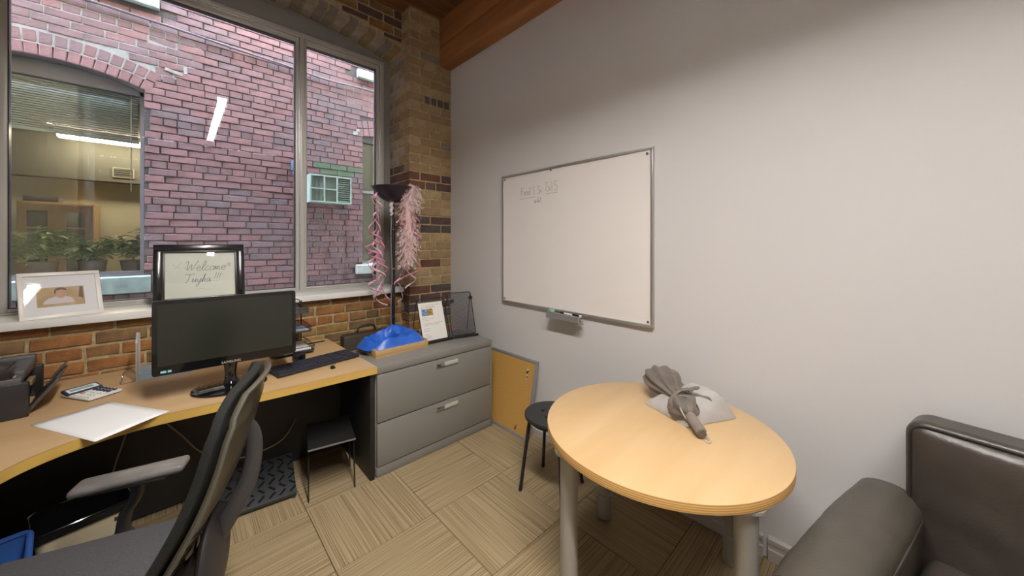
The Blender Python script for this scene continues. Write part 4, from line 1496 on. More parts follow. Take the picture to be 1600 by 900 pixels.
# ------------------------------------------------------------------ torchiere lamp with a feather boa and curling ribbons
lp = thing('floor_lamp', 'black torchiere floor lamp behind the filing cabinet, hung with pink ribbons', 'lamp', (1.352, 2.925, 0))
purple_blk = mat('aubergine_black', (0.022, 0.016, 0.026), 0.3)
MB().lathe([(0.0, 0.0), (0.13, 0.0), (0.132, 0.012), (0.12, 0.02), (0.03, 0.03), (0.014, 0.04), (0.0, .04)][1:-1], seg=32).build('base', black_mt, lp)
MB().cyl((0, 0, .03), (0, 0, 1.70), 0.0155, seg=16).build('pole', black_mt, lp)
MB().cyl((0, 0, 1.70), (0, 0, 1.835), 0.009, seg=12).build('upper_pole', black_mt, lp)
for z in (0.85, 1.26, 1.6):
    MB().cyl((0, 0, z - .003), (0, 0, z + .003), 0.0162, seg=16).build('joint_ring', chrome, lp)
bowl = [(0.02, 1.832), (0.055, 1.836), (0.10, 1.857), (0.145, 1.893), (0.178, 1.935), (0.192, 1.957), (0.197, 1.957), (0.197, 1.960), (0.188, 1.960), (0.172, 1.935), (0.14, 1.897), (0.095, 1.862), (0.05, 1.842), (0.02, 1.838)]
MB().lathe(bowl, seg=40, caps=True).xform(Matrix.Diagonal((0.92, 0.92, 1, 1))).build('bowl_shade', purple_blk, lp)
MB().ball((0, 0, 1.885), (0.03, 0.03, 0.045), 14, 10).build('bulb', mat('frosted_bulb', (0.6, 0.6, 0.58), 0.4), lp)
MB().cyl((0, 0, 1.836), (0, 0, 1.86), 0.016, seg=14).build('socket', black_pl, lp)
crd = [(-0.018 - 0.004 * math.sin(z * 9), -0.006 + 0.003 * math.cos(z * 13), z) for z in [0.5 + i * 0.03 for i in range(45)]]
MB().tube(crd, 0.0045, 6).build('cord', mat('grey_cord', (0.22, 0.21, 0.24), 0.5), lp)
cel = mat('clear_cellophane', (0.60, 0.58, 0.66), 0.15, bump=0.6, bscale=60)
o = MB().grid(lambda u, v: (1.352 - .025 + .02 * math.sin(2 * PI * u) * (1 - .5 * v) + .006 * math.sin(v * 17), 2.905 + .015 * math.cos(2 * PI * u) + .004 * math.sin(v * 23 + u * 9), 1.835 - .12 * v), 10, 12, closed_u=True).build('cellophane_wrap', cel, smooth=60)
tag(o, 'crinkled clear wrapper twisted round the top of the lamp pole', 'wrapper')
pink = mat('pink_ribbon', (0.76, 0.30, 0.46), 0.3, spec=0.6)
pink2 = mat('pale_pink_ribbon', (0.85, 0.55, 0.64), 0.3, spec=0.6)


def ribbon(x, y, z0, z1, rad, turns, w, m, label, group, seed, tail=0.0, drift=(0, 0)):
    r = random.Random(seed)
    n = int(turns * 16)
    b = MB()
    rows = []
    ph = r.uniform(0, 6.28)
    for i in range(n + 1):
        t = i / n
        rr = rad * (0.35 + 0.65 * min(1, t * 3)) * (0.8 + 0.35 * math.sin(t * 9 + seed))
        a = ph + turns * 2 * PI * t + 0.8 * math.sin(t * 6 + seed)
        z = z0 + (z1 - z0) * (t + 0.018 * math.sin(t * turns * 6.28 * .5 + seed))
        cx = x + drift[0] * t + 0.012 * math.sin(t * 5 + seed)
        cy = y + drift[1] * t
        if tail and t > .93:
            rr *= 1 + tail * (t - .93) / .07
        p = Vector((cx + rr * math.cos(a), cy + rr * math.sin(a), z))
        tilt = Vector((math.cos(a) * .35, math.sin(a) * .35, 0.93)) * w / 2
        rows.append((b.bm.verts.new(p - tilt), b.bm.verts.new(p + tilt)))
    for i in range(n):
        b.bm.faces.new((rows[i][0], rows[i][1], rows[i + 1][1], rows[i + 1][0]))
    # the end that hooks over the bowl's rim
    o = b.build('curling_ribbon', m, smooth=60)
    mod_solid(o, 0.0008)
    return tag(o, label, 'ribbon', group)


LB, LG = 'curly pink ribbon dangling from the lamp bowl in front of the window', 'pink ribbons left of the lamp pole'
for i, (x, y, z0, z1, rad, tn, m) in enumerate(((1.188, 2.88, 1.90, 1.02, .052, 7.0, pink2), (1.185, 2.90, 1.93, 1.22, .060, 5.0, pink), (1.215, 2.92, 1.80, 0.99, .056, 6.0, pink),
                                                (1.225, 2.88, 1.62, 0.985, .050, 4.0, pink), (1.205, 2.86, 1.45, 0.975, .046, 3.2, pink2))):
    ribbon(x, y, z0, z1, rad, tn * .72, 0.016, m, LB, LG, i + 1, tail=.9)
LB, LG = 'curly pink ribbon dangling from the lamp bowl beside the feather boa', 'pink ribbons right of the lamp pole'
for i, (x, y, z0, z1, rad, tn, m) in enumerate(((1.405, 2.84, 1.86, 1.12, .045, 5.5, pink), (1.50, 2.80, 1.75, 1.20, .045, 4.0, pink), (1.46, 2.80, 1.5, 1.10, .040, 2.8, pink2))):
    ribbon(x, y, z0, z1, rad, tn * .75, 0.014, m, LB, LG, i + 11, tail=.5)
ribbon(1.352, 2.80, 1.22, 0.985, .03, 1.3, .009, pink2, 'pale pink ribbon curl hanging lowest in front of the sill end', None, 31)

boa = thing('feather_boa', 'fluffy pale pink feather boa hanging down the right side of the floor lamp', 'boa', (0, 0, 0))
bc = smooth_path([(1.465, 2.815, 1.975), (1.455, 2.80, 1.90), (1.425, 2.80, 1.80), (1.425, 2.795, 1.70), (1.43, 2.80, 1.60), (1.415, 2.79, 1.50), (1.425, 2.795, 1.40), (1.42, 2.80, 1.315)], 8)
MB().tube(bc, 0.026, 10).build('core', mat('boa_core', (0.74, 0.50, 0.52), 0.8), boa)
rb = random.Random(12)
for part_, (m, n) in enumerate(((mat('pale_pink_feather', (0.88, 0.64, 0.64), 0.8, sheen=0.4), 170), (mat('white_pink_feather', (0.90, 0.79, 0.77), 0.8, sheen=0.4), 125))):
    f = MB()
    for i in range(n):
        k = rb.random() if part_ == 0 else rb.choice([rb.random() * .3, .55 + rb.random() * .45])
        p = bc[min(int(k * len(bc)), len(bc) - 1)]
        a = rb.uniform(0, 2 * PI)
        ln = rb.uniform(.05, .115) * (0.7 + 1.6 * min(.2, 1 - k))
        d0 = Vector((math.cos(a), math.sin(a) * .8, rb.uniform(-.5, .6))).normalized()
        drop = rb.uniform(.3, 1.1)
        spine = [p + d0 * ln * t + Vector((0, 0, -drop * ln * t * t)) for t in (0, .25, .5, .75, 1)]
        for q in range(30):
            t = rb.random()
            j = min(int(t * 4), 3)
            c = spine[j].lerp(spine[j + 1], t * 4 - j)
            dr = (spine[j + 1] - spine[j]).normalized()
            sd = dr.cross(Vector((rb.uniform(-1, 1), rb.uniform(-1, 1), rb.uniform(-1, 1)))).normalized()
            bl_ = rb.uniform(.012, .034) * (1 - .4 * t)
            e1 = c + (sd * .8 + dr * .5) * bl_ * .6
            e2 = c + (sd * .7 + dr * .9) * bl_ + Vector((0, 0, -bl_ * .35))
            w_ = dr.cross(sd).normalized() * rb.uniform(.0014, .0032)
            v = [f.bm.verts.new(x_) for x_ in (c, e1 - w_, e2, e1 + w_)]
            f.bm.faces.new(v)
    f.build('feathers', m, boa, kind='stuff', smooth=None, recalc=False)

# ------------------------------------------------------------------ whiteboard on the right wall
XW = X_R
wb = thing('whiteboard', 'large white dry-erase board in an aluminium frame on the right wall', 'whiteboard', (XW, 1.585, 1.515))
hw, hh_ = 0.655, 0.527
wbs = MB().bx(-0.014, -0.002, -hw, hw, -hh_, hh_).build('writing_surface', mat('whiteboard_enamel', (0.86, 0.83, 0.81), 0.13, spec=0.5), wb, smooth=None)
alu_wb = mat('satin_aluminium', (0.50, 0.49, 0.48), 0.35, 0.7)
t = 0.014
for q in ((-hw - .002, hw + .002, hh_ - t, hh_ + .003), (-hw - .002, hw + .002, -hh_ - .003, -hh_ + t), (-hw - .002, -hw + t, -hh_ + t, hh_ - t), (hw - t, hw + .002, -hh_ + t, hh_ - t)):
    MB().bx(-0.022, -0.001, q[0], q[1], q[2], q[3], 0.002).build('frame_bar', alu_wb, wb)
for (yy, zz) in ((-hw + .035, hh_ - .035), (hw - .03, hh_ - .03), (-hw + .03, -hh_ + .03), (hw - .03, -hh_ + .03), (0.12, hh_ - .022)):
    MB().cyl((-0.0142, yy, zz), (-0.020, yy, zz), 0.007, seg=14).build('mounting_screw', mat('dull_screw', (0.24, 0.24, 0.25), 0.35, 0.8), wb)
tb = MB()
tb.bx(-0.075, -0.022, -0.175, 0.115, -hh_ - .012, -hh_ - .007, 0.001)
tb.prism([(-0.075, -hh_ - .007), (-0.072, -hh_ - .007), (-0.072, -hh_ - .04), (-0.022, -hh_ - .055), (-0.022, -hh_ - .06), (-0.078, -hh_ - .044)], -0.175, 0.115, 'XZ')
tb.build('pen_tray', alu_wb, wb)
# faded writing
MWB = Matrix.Translation((-0.0150, 0, 0)) @ Matrix.Rotation(-PI / 2, 4, 'Z')
S = []


def pr(txt, x, z, h):
    P = {'F': [[(0, 1), (.05, 0)], [(-.05, 1), (.5, 1.02)], [(0, .55), (.35, .55)]], 'o': [[(.2, .5), (.05, .3), (.2, 0), (.4, .2), (.25, .5), (.15, .45)]],
         'd': [[(.4, .4), (.1, .4), (.1, .05), (.4, .05), (.42, 1)]], "'": [[(.1, 1), (.06, .8)]], 'S': [[(.4, .9), (.15, 1), (.1, .6), (.38, .4), (.3, 0), (0, .05)]],
         'x': [[(0, .5), (.35, 0)], [(.35, .5), (0, 0)]], 'E': [[(.4, 1), (.1, .95), (.25, .55), (.05, .2), (.4, 0)]], '5': [[(.4, 1), (.1, 1), (.1, .6), (.4, .5), (.35, .05), (0, .05)]],
         'l': [[(.1, 1), (.1, 0)]], 'w': [[(0, .5), (.1, 0), (.2, .4), (.3, 0), (.42, .5)]], '.': [[(.15, .2), (.2, .3), (.25, .2), (.16, .18)]],
         'h': [[(0, 1), (0, 0), (.12, .45), (.3, .4), (.32, 0)]], 't': [[(.15, .9), (.15, .05), (.3, 0)], [(0, .6), (.35, .62)]], ' ': [], 'y': [[(0, .5), (.15, .1)], [(.35, .5), (.1, -.4)]]}
    for ch in txt:
        for s_ in P[ch]:
            S.append([(x + a * h, z + c * h) for a, c in s_])
        x += .43 * h


pr("Food'S Sx", -0.430, 0.345, 0.058)
pr('Exl5', -0.175, 0.352, 0.068)
pr('w.ht', -0.285, 0.275, 0.045)
S.append([(-.44, .318), (-.36, .320), (-.28, .324)])
S.append([(-.165, .333), (-.11, .335), (-.06, .338)])
strokes('faded_writing', S, MWB, mat('erased_marker', (0.40, 0.38, 0.37), 0.6), wb, 0.0016)
mk = thing('marker', 'dark marker lying on the left half of the whiteboard pen tray', 'marker', (XW - 0.05, 1.535, 1.515 - hh_ - .000), math.radians(80))
MB().cyl((-0.055, 0, 0), (0.02, 0, 0), 0.0065, seg=12).build('barrel', white_pl, mk)
MB().cyl((0.02, 0, 0), (0.055, 0, 0), 0.0075, seg=12).build('cap', mat('violet_black', (0.025, 0.02, 0.05), 0.4), mk)
mk = thing('marker', 'thin black and white marker at the right end of the whiteboard pen tray', 'marker', (XW - 0.045, 1.455, 1.515 - hh_ - .0005), math.radians(86))
MB().cyl((-0.03, 0, 0), (0.04, 0, 0), 0.006, seg=12).build('barrel', black_pl, mk)
MB().cyl((-0.045, 0, 0), (-0.03, 0, 0), 0.006, seg=12).build('cap', white_pl, mk)
er = MB().bx(-0.014, 0.014, -0.022, 0.022, 0, 0.018, 0.003).build('eraser', mat('mint_green', (0.25, 0.48, 0.36), 0.6))
er.location = (XW - 0.045, 1.672, 1.515 - hh_ - .0065)
tag(er, 'small mint green eraser block at the left end of the whiteboard pen tray', 'eraser')

# ------------------------------------------------------------------ cork board leaning between cabinet and wall
ckt = thing('cork_board', 'grey-framed cork board leaning against the wall beside the filing cabinet', 'cork board', (1.882, 2.16, 0.0005))
cl, chh = 0.66, 0.585
lean = math.asin(0.118 / chh)
TC = Matrix.Rotation(lean, 4, 'Y')
alu_ck = mat('dull_grey_frame', (0.30, 0.30, 0.31), 0.4, 0.3)
cork = mat('cork', (0.52, 0.30, 0.075), 0.85, var=0.10, scale=140)
MB().bx(0.003, 0.012, -cl / 2 + .01, cl / 2 - .01, 0.012, chh - .012).xform(TC).build('cork_sheet', cork, ckt, smooth=None)
for q in ((-cl / 2, cl / 2, 0, 0.024), (-cl / 2, cl / 2, chh - .024, chh), (-cl / 2, -cl / 2 + .024, .024, chh - .024), (cl / 2 - .024, cl / 2, .024, chh - .024)):
    MB().bx(0, 0.016, q[0], q[1], q[2], q[3], 0.003).xform(TC).build('frame_bar', alu_ck, ckt)
for i, (y, z, m) in enumerate(((-0.245, 0.505, 'pin_white'), (-0.25, 0.492, 'pin_black'), (-0.24, 0.482, 'pin_black'), (-0.243, 0.463, 'pin_white'), (-0.247, 0.449, 'pin_red'), (-0.245, 0.435, 'pin_white'), (-0.195, 0.055, 'pin_black'), (-0.20, 0.075, 'pin_olive'))):
    c = {'pin_white': (.75, .74, .7), 'pin_black': (.03, .03, .03), 'pin_red': (.35, .08, .06), 'pin_olive': (.16, .13, .03)}[m]
    p = MB()
    p.cyl((0.003, 0, 0), (-0.006, 0, 0), 0.003, seg=8)
    p.cyl((-0.006, 0, 0), (-0.010, 0, 0), 0.0055, seg=10)
    o = p.build('push_pin', mat(m, c, 0.35))
    o.matrix_world = Matrix.Translation(ckt.location) @ TC @ Matrix.Translation((0, y, z))
    tag(o, ('topmost white push pin in the upper right corner of the leaning cork board', 'black push pin touching the topmost white pin on the cork board',
            'black push pin just above the middle white pin on the cork board', 'white push pin in the middle of the pin cluster on the cork board',
            'dark red push pin low in the pin cluster on the cork board', 'white push pin at the bottom of the pin cluster on the cork board',
            'black push pin near the bottom edge of the leaning cork board', 'olive push pin just above the black one at the bottom of the cork board')[i], 'push pin', 'push pins on the cork board')

# ================================================================== ROUND TABLE
ZT_ = 0.700
tb_ = thing('round_table', 'round beech table with a banded plywood edge on four grey tube legs', 'table', (1.497, 0.678, 0))
R = 0.468
table_top = wood('table_beech', (0.52, 0.345, 0.17), (0.585, 0.41, 0.22), 0.33, 2.6, 'X', spec=0.4, turn=-0.82)
ply = bpy.data.materials.new('ply_edge')
ply.use_nodes = True
_n, _l = ply.node_tree.nodes, ply.node_tree.links
_b = _n['Principled BSDF']
_b.inputs['Roughness'].default_value = 0.45
_tc = _n.new('ShaderNodeTexCoord')
_wv = _n.new('ShaderNodeTexWave')
_wv.bands_direction = 'Z'
_wv.inputs['Scale'].default_value = 42.0
_l.new(_tc.outputs['Object'], _wv.inputs['Vector'])
_rp = _n.new('ShaderNodeValToRGB')
_rp.color_ramp.elements[0].color = (0.40, 0.215, 0.06, 1)
_rp.color_ramp.elements[1].color = (0.66, 0.41, 0.15, 1)
_l.new(_wv.outputs['Fac'], _rp.inputs['Fac'])
_l.new(_rp.outputs['Color'], _b.inputs['Base Color'])
MB().lathe([(R - .01, 0), (R, 0.003), (R, 0.030), (R - 0.0015, 0.0325)], (0, 0, ZT_ - .034), 96).build('table_edge', ply, tb_)
MB().lathe([(R - 0.0005, 0.0), (R - 0.0008, 0.0012), (R - 0.003, 0.0022), (0.001, 0.0022)], (0, 0, ZT_ - .0022), 96, caps=False).build('table_top', table_top, tb_)
leg_g = mat('warm_grey_tube', (0.36, 0.345, 0.315), 0.35, 0.1)
d = Vector((0.185, 0.372))
for k in range(4):
    l = MB()
    l.lathe([(0.026, 0.0), (0.0355, 0.004), (0.0365, 0.012), (0.0365, 0.118), (0.0395, 0.120), (0.0395, 0.130), (0.034, 0.134), (0.034, ZT_ - .04)], (d.x, d.y, 0), 28)
    lo = l.build('leg', leg_g, tb_)
    MB().lathe([(0.055, ZT_ - .046), (0.055, ZT_ - .036), (0.03, ZT_ - .0345)], (d.x, d.y, 0), 24).build('mounting_plate', leg_g, lo)
    d = Vector((-d.y, d.x))

# grey cloth bag and folded umbrella on the table
bg_m = mat('light_grey_cloth', (0.40, 0.385, 0.37), 0.85, var=0.12, scale=10, bump=0.3, bscale=30)
QB = [(1.656, 0.808), (1.572, 0.575), (1.798, 0.458), (1.895, 0.665)]


def bagtop(u, v, s):
    a = Vector(QB[0]).lerp(Vector(QB[3]), u)
    c = Vector(QB[1]).lerp(Vector(QB[2]), u)
    q = a.lerp(c, v)
    e = (max(0, (1 - (2 * u - 1) ** 4)) * max(0, (1 - (2 * v - 1) ** 4))) ** 0.6
    nz = noise.noise(Vector((q.x * 14, q.y * 14, 2))) * .010 + noise.noise(Vector((q.x * 34, q.y * 30, 7))) * .006
    rise = 0.058 + 0.060 * u
    pin = 1 - .06 * e
    cx, cy = 1.730, .627
    return (cx + (q.x - cx) * (1.06 - .08 * (1 - abs(2 * u - 1)) * 1), cy + (q.y - cy) * pin, ZT_ + 0.002 + (e * (rise + nz * 1.3) + .004 if s else 0.0))


b = MB()
b.grid(lambda u, v: bagtop(u, v, 1), 30, 30)
b.grid(lambda u, v: bagtop(u, v, 0), 30, 30)
bmesh.ops.remove_doubles(b.bm, verts=b.bm.verts[:], dist=0.0045)
o = b.build('cloth_bag', bg_m, smooth=60)
tag(o, 'soft light grey cloth bag lying flat on the round table under the umbrella', 'bag')

um = thing('folded_umbrella', 'brown-grey folded umbrella tied loosely, lying across the grey bag on the round table', 'umbrella')
taupe = mat('taupe_nylon', (0.125, 0.103, 0.086), 0.6, var=0.25, scale=12, bump=0.15, bscale=40, sheen=0.2)
taupe_l = mat('taupe_nylon_light', (0.185, 0.155, 0.135), 0.6, var=0.2, scale=14, bump=0.1, bscale=50)


def lathe_axis(b, P0, P1, prof, seg, fold, amp, wob=0.0, flat=1.0, sd=0.0):
    P0, P1 = Vector(P0), Vector(P1)
    ax = (P1 - P0)
    dd = ax.normalized()
    s_ = dd.cross(Vector((0, 0, 1))).normalized()
    w_ = s_.cross(dd)
    rows = []
    for t, r in prof:
        c = P0 + ax * t
        row = []
        for i in range(seg):
            a = 2 * PI * i / seg
            k = 1 + amp * math.cos(fold * a + 2.5 * t + sd) + .10 * noise.noise(Vector((math.cos(a) * 2 + sd, math.sin(a) * 2, t * 5)))
            row.append(c + s_ * math.cos(a) * r * k + w_ * math.sin(a) * r * k * flat)
        rows.append(b.ring(row))
    b.skin(rows, caps=True)


P_top, P_waist, P_end = (1.850, 0.840, ZT_ + 0.092), (1.672, 0.657, ZT_ + 0.070), (1.513, 0.503, ZT_ + 0.024)
b = MB()
lathe_axis(b, P_top, P_waist, [(0.0, 0.030), (0.05, 0.060), (0.15, 0.080), (0.32, 0.086), (0.52, 0.076), (0.72, 0.056), (0.86, 0.036), (1.0, 0.028)], 72, 9, 0.12, flat=.68, sd=1.0)
b.build('gathered_canopy', taupe, um, smooth=60)
b = MB()
lathe_axis(b, P_waist, (1.585, 0.572, ZT_ + .045), [(-0.05, 0.026), (0.1, 0.045), (0.4, 0.062), (0.7, 0.056), (0.9, 0.035), (1.0, 0.018)], 60, 5, 0.16, flat=.75, sd=.4)
b.build('loose_folds', taupe, um, smooth=60)
fl_ = MB()
A0, A1, A2 = Vector((1.69, .68, ZT_ + .10)), Vector((1.80, .62, ZT_ + .095)), Vector((1.715, .53, ZT_ + .080))


def flap(u, v):
    p = A0.lerp(A1, u).lerp(A0.lerp(A2, u), v)
    return p + Vector((0, 0, .010 * math.sin(v * 9) * u + .008 * noise.noise(Vector((u * 4, v * 4, 1)))))


fl_.grid(flap, 12, 10)
o = fl_.build('loose_flap', taupe, um, smooth=60)
mod_solid(o, .002)
b = MB()
for i in range(3):
    st = 0.35 + i * 0.55
    ctr = Vector(P_waist).lerp(Vector((1.585, .572, ZT_ + .045)), .15 + .22 * i)
    dd = (Vector(P_end) - Vector(P_top)).normalized()
    s_ = dd.cross(Vector((0, 0, 1))).normalized()
    w_ = s_.cross(dd)
    rr_ = 0.060 - .004 * i
    pth = [ctr + s_ * math.cos(a) * rr_ + w_ * math.sin(a) * rr_ * .8 + dd * (.03 * math.cos(a * 1.0 + i)) for a in [PI * (-.15 + 1.3 * k / 14) for k in range(15)]]
    b.tube(pth, 0.011, 8, flat=.35)
b.build('strap_band', taupe_l, um, smooth=60)
b = MB()
lathe_axis(b, (1.600, .587, ZT_ + .046), P_end, [(0, .012), (.05, .021), (.5, .021), (.92, .022), (1.0, .020)], 24, 0, 0)
b.build('handle', taupe_l, um)
b = MB()
pe = Vector(P_end)
dd = (pe - Vector((1.600, .587, ZT_ + .046))).normalized()
b.cyl(pe - dd * .001, pe + dd * .004, 0.0185, 0.017, 20)
b.build('handle_cap', taupe, um)
loop = smooth_path([pe + Vector((.012, -.004, .006)), pe + Vector((.004, -.022, .004)), pe + Vector((-.006, -.034, -.012)), pe + Vector((-.012, -.026, -.021)), pe + Vector((0.0, -.008, -.019))], 6)
MB().tube(loop, 0.0028, 6).build('wrist_loop', mat('pale_cord', (0.50, 0.46, 0.43), 0.7), um)
MB().tube(smooth_path([Vector((1.600, .622, ZT_ + .075)), Vector((1.575, .612, ZT_ + .073)), Vector((1.563, .592, ZT_ + .05)), Vector((1.575, .577, ZT_ + .022))], 6), 0.003, 6).build('edge_cord', mat('pale_cord', (0.5, .46, .43), .7), um)

# ------------------------------------------------------------------ stool
st = thing('round_stool', 'black round stool with holes in its seat, half under the round table', 'stool', (1.655, 1.40, 0), math.radians(12))
b = MB()
SR = 0.165
# seat as rings around five slotted holes: a disc with boolean-free holes made by polygons
seat = MB()
outer = [(SR * math.cos(2 * PI * i / 64), SR * math.sin(2 * PI * i / 64)) for i in range(64)]
holes = []
for cx, cy in ((0, 0), (0.062, 0), (-0.062, 0), (0, 0.062), (0, -0.062)):
    holes.append([(cx + px, cy + py) for px, py in rrect(0.030, 0.020, 0.0095, 4)])
es = []
for lp_ in [outer] + holes:
    vs = [seat.bm.verts.new((x, y, 0)) for x, y in lp_]
    es += [seat.bm.edges.new((vs[i], vs[(i + 1) % len(vs)])) for i in range(len(vs))]
bmesh.ops.triangle_fill(seat.bm, edges=es, use_beauty=True, use_dissolve=False)
for f in list(seat.bm.faces):
    c = f.calc_center_median()
    for cx, cy in ((0, 0), (0.062, 0), (-0.062, 0), (0, 0.062), (0, -0.062)):
        if abs(c.x - cx) < .0148 and abs(c.y - cy) < .0098:
            seat.bm.faces.remove(f)
            break
ext = bmesh.ops.extrude_face_region(seat.bm, geom=seat.bm.faces[:])
for v in [g for g in ext['geom'] if isinstance(g, bmesh.types.BMVert)]:
    v.co.z += 0.022
o = seat.build('seat', mat('stool_black', (0.022, 0.022, 0.024), 0.4), st)
o.location = (0, 0, 0.425)
bv = o.modifiers.new('edge', 'BEVEL')
bv.width = 0.004
bv.segments = 2
bv.limit_method = 'ANGLE'
for k in range(4):
    a = PI / 4 + k * PI / 2
    c_, s_ = math.cos(a), math.sin(a)
    pts_ = smooth_path([(c_ * .05, s_ * .05, .418), (c_ * .115, s_ * .115, .418), (c_ * .135, s_ * .135, .41), (c_ * .142, s_ * .142, .385), (c_ * .195, s_ * .195, .006)], 5)
    lg = MB().tube(pts_, 0.0105, 12).build('leg', black_mt, st)
    MB().cyl((c_ * .196, s_ * .196, 0), (c_ * .1945, s_ * .1945, .014), 0.0115, seg=12).build('foot_cap', black_pl, lg)
b = MB()
b.tube([(0.125 * math.cos(2 * PI * i / 32), 0.125 * math.sin(2 * PI * i / 32), .40) for i in range(32)], 0.006, 8, closed=True)
b.build('ring', black_mt, st)

# ================================================================== OFFICE CHAIR
ch = thing('office_chair', 'black mesh-backed office chair with arms, turned sideways at the curved desk', 'office chair', (-0.245, 1.630, 0), math.radians(72))
fab = mat('charcoal_seat_fabric', (0.072, 0.070, 0.078), 0.95, var=0.25, scale=260, bump=0.4, bscale=420)
meshb = mat('black_back_mesh', (0.010, 0.011, 0.010), 0.85, var=0.5, scale=300, bump=0.4, bscale=300)
olive = mat('olive_black_shell', (0.085, 0.070, 0.042), 0.34, var=0.1, scale=5)
ch_blk = mat('chair_black', (0.016, 0.016, 0.017), 0.35)
ch_gry = mat('chair_charcoal', (0.050, 0.049, 0.052), 0.30)

# seat cushion (local: x right, y forward)
b = MB()
b.box((0, 0.03, 0.445), (0.50, 0.49, 0.075), 0.03, seg=3)
for v in b.bm.verts:
    if v.co.y > 0.15:
        v.co.z -= (v.co.y - 0.15) * .18
    v.co.x *= 1 - 0.12 * max(0, (-v.co.y + .03) / .25)
b.build('seat', fab, ch)
MB().box((0, 0.02, 0.40), (0.42, 0.42, 0.022), 0.01).build('seat_pan', ch_blk, ch)


# backrest surface: u across, v up
def back(u, v, off=0.0):
    x = (2 * u - 1)
    wv = 0.225 * (0.80 + 0.25 * math.sin(PI * min(1, .18 + .62 * v))) * (1 if v < .78 else math.sqrt(max(0.02, 1 - ((v - .78) / .235) ** 2 * .55)))
    if v < .1:
        wv *= 0.92 + .8 * v
    z = 0.365 + 0.685 * v
    v = (z - 0.475) / 0.575
    yy = -0.205 - 0.30 * max(0, v) ** 1.25 - 0.050 * math.sin(PI * min(1, max(0, v) * 1.15)) + 0.030 * max(0, v - .82) / .18
    yy += 0.030 * x * x
    yy -= 0.045 * max(0, 1 - v / .75)
    z -= 0.018 * x * x * (v > .8) * (v - .8) / .2
    return (x * wv, yy + off, z)


b = MB()
b.grid(lambda u, v: back(u, v, 0.0), 20, 30)
o = b.build('backrest', meshb, ch, smooth=60)
mod_solid(o, 0.026, -1.0)
bvm = o.modifiers.new('round', 'BEVEL')
bvm.width = 0.012
bvm.segments = 3
bvm.limit_method = 'ANGLE'
bvm.angle_limit = math.radians(50)
b = MB()
b.grid(lambda u, v: back(.03 + .94 * u, .02 + .96 * v, -0.020), 20, 30)
o = b.build('back_shell', olive, ch, smooth=60)
mod_solid(o, 0.012)
# bright moulded edge of the shell
edge = [back(.03, .02 + .96 * i / 30, -0.026) for i in range(31)] + [back(.03 + .94 * i / 16, .98, -0.026) for i in range(1, 17)] + [back(.97, .98 - .96 * i / 30, -0.026) for i in range(1, 31)]
MB().tube(edge, 0.0055, 8).build('shell_piping', mat('shell_edge', (0.10, 0.10, 0.085), 0.3), ch)
# slots in the lower shell
slot_m = mat('slot_black', (0.006, 0.006, 0.006), 0.7)
for side in (-1, 1):
    for i in range(7):
        v0 = 0.10 + i * 0.043
        pts_ = [back(.5 + side * (.14 + .30 * k / 8), v0 + .07 * k / 8, -0.0275) for k in range(9)]
        MB().tube(pts_, [0.0015 + .004 * math.sin(PI * k / 8) for k in range(9)], 6, flat=.6).build('vent_slot', slot_m, ch)
# one bowed support bar behind the shell, forking into the lumbar dish
pth = smooth_path([(0, -0.372, .905), (0, -0.400, .898), (0, -0.448, .85), (0, -0.458, .77), (0, -0.440, .67), (0, -0.395, .58), (0, -0.345, .50), (0, -0.27, .42), (0, -.08, .385)], 6)
MB().tube(pth, [0.019 + .014 * (i / (len(pth) - 1)) for i in range(len(pth))], 14, flat=.42, up=Vector((1, 0, 0.001))).build('support_bar', ch_gry, ch, smooth=60)
MB().ball((0, -0.370, .775), (0.020, 0.055, 0.018), 16, 10).build('pivot_knob', ch_gry, ch)
MB().ball((0, -0.348, 0.455), (0.145, 0.030, 0.15), 28, 18).build('lumbar_shell', mat('lumbar_charcoal', (0.032, 0.031, 0.034), 0.5), ch)
# armrests
for side in (-1, 1):
    p = MB()
    p.box((side * .275, -0.045 if side > 0 else -0.04, 0.643 if side > 0 else 0.60), (0.085, 0.30, 0.03), 0.0135, seg=3)
    for v in p.bm.verts:
        v.co.z -= .10 * max(0, v.co.y + .03) * .8
        v.co.x -= side * .10 * max(0, v.co.y - .02)
    pd = p.build('arm_pad', mat('worn_arm_pad', (0.075, 0.072, 0.075), 0.35, col2=(0.24, 0.225, 0.215), scale=7), ch)
    MB().box((side * .273, -0.035 if side > 0 else -0.03, 0.622 if side > 0 else 0.579), (0.078, 0.22, 0.016), 0.006).build('pad_base', ch_blk, ch)
    p = MB()
    p.tube(smooth_path([(side * .27, -0.06 if side > 0 else -.05, .618 if side > 0 else .575), (side * .285, -0.05, .56), (side * .29, -0.02, .50), (side * .275, -.01, .42), (side * .20, -.01, .395)], 5), 0.014, 12, flat=1.5)
    p.build('arm_post', ch_blk, ch)
    MB().cyl((side * .25, -.005, .405), (side * .315, -.005, .405), 0.032, seg=20).build('arm_knob', ch_gry, ch)
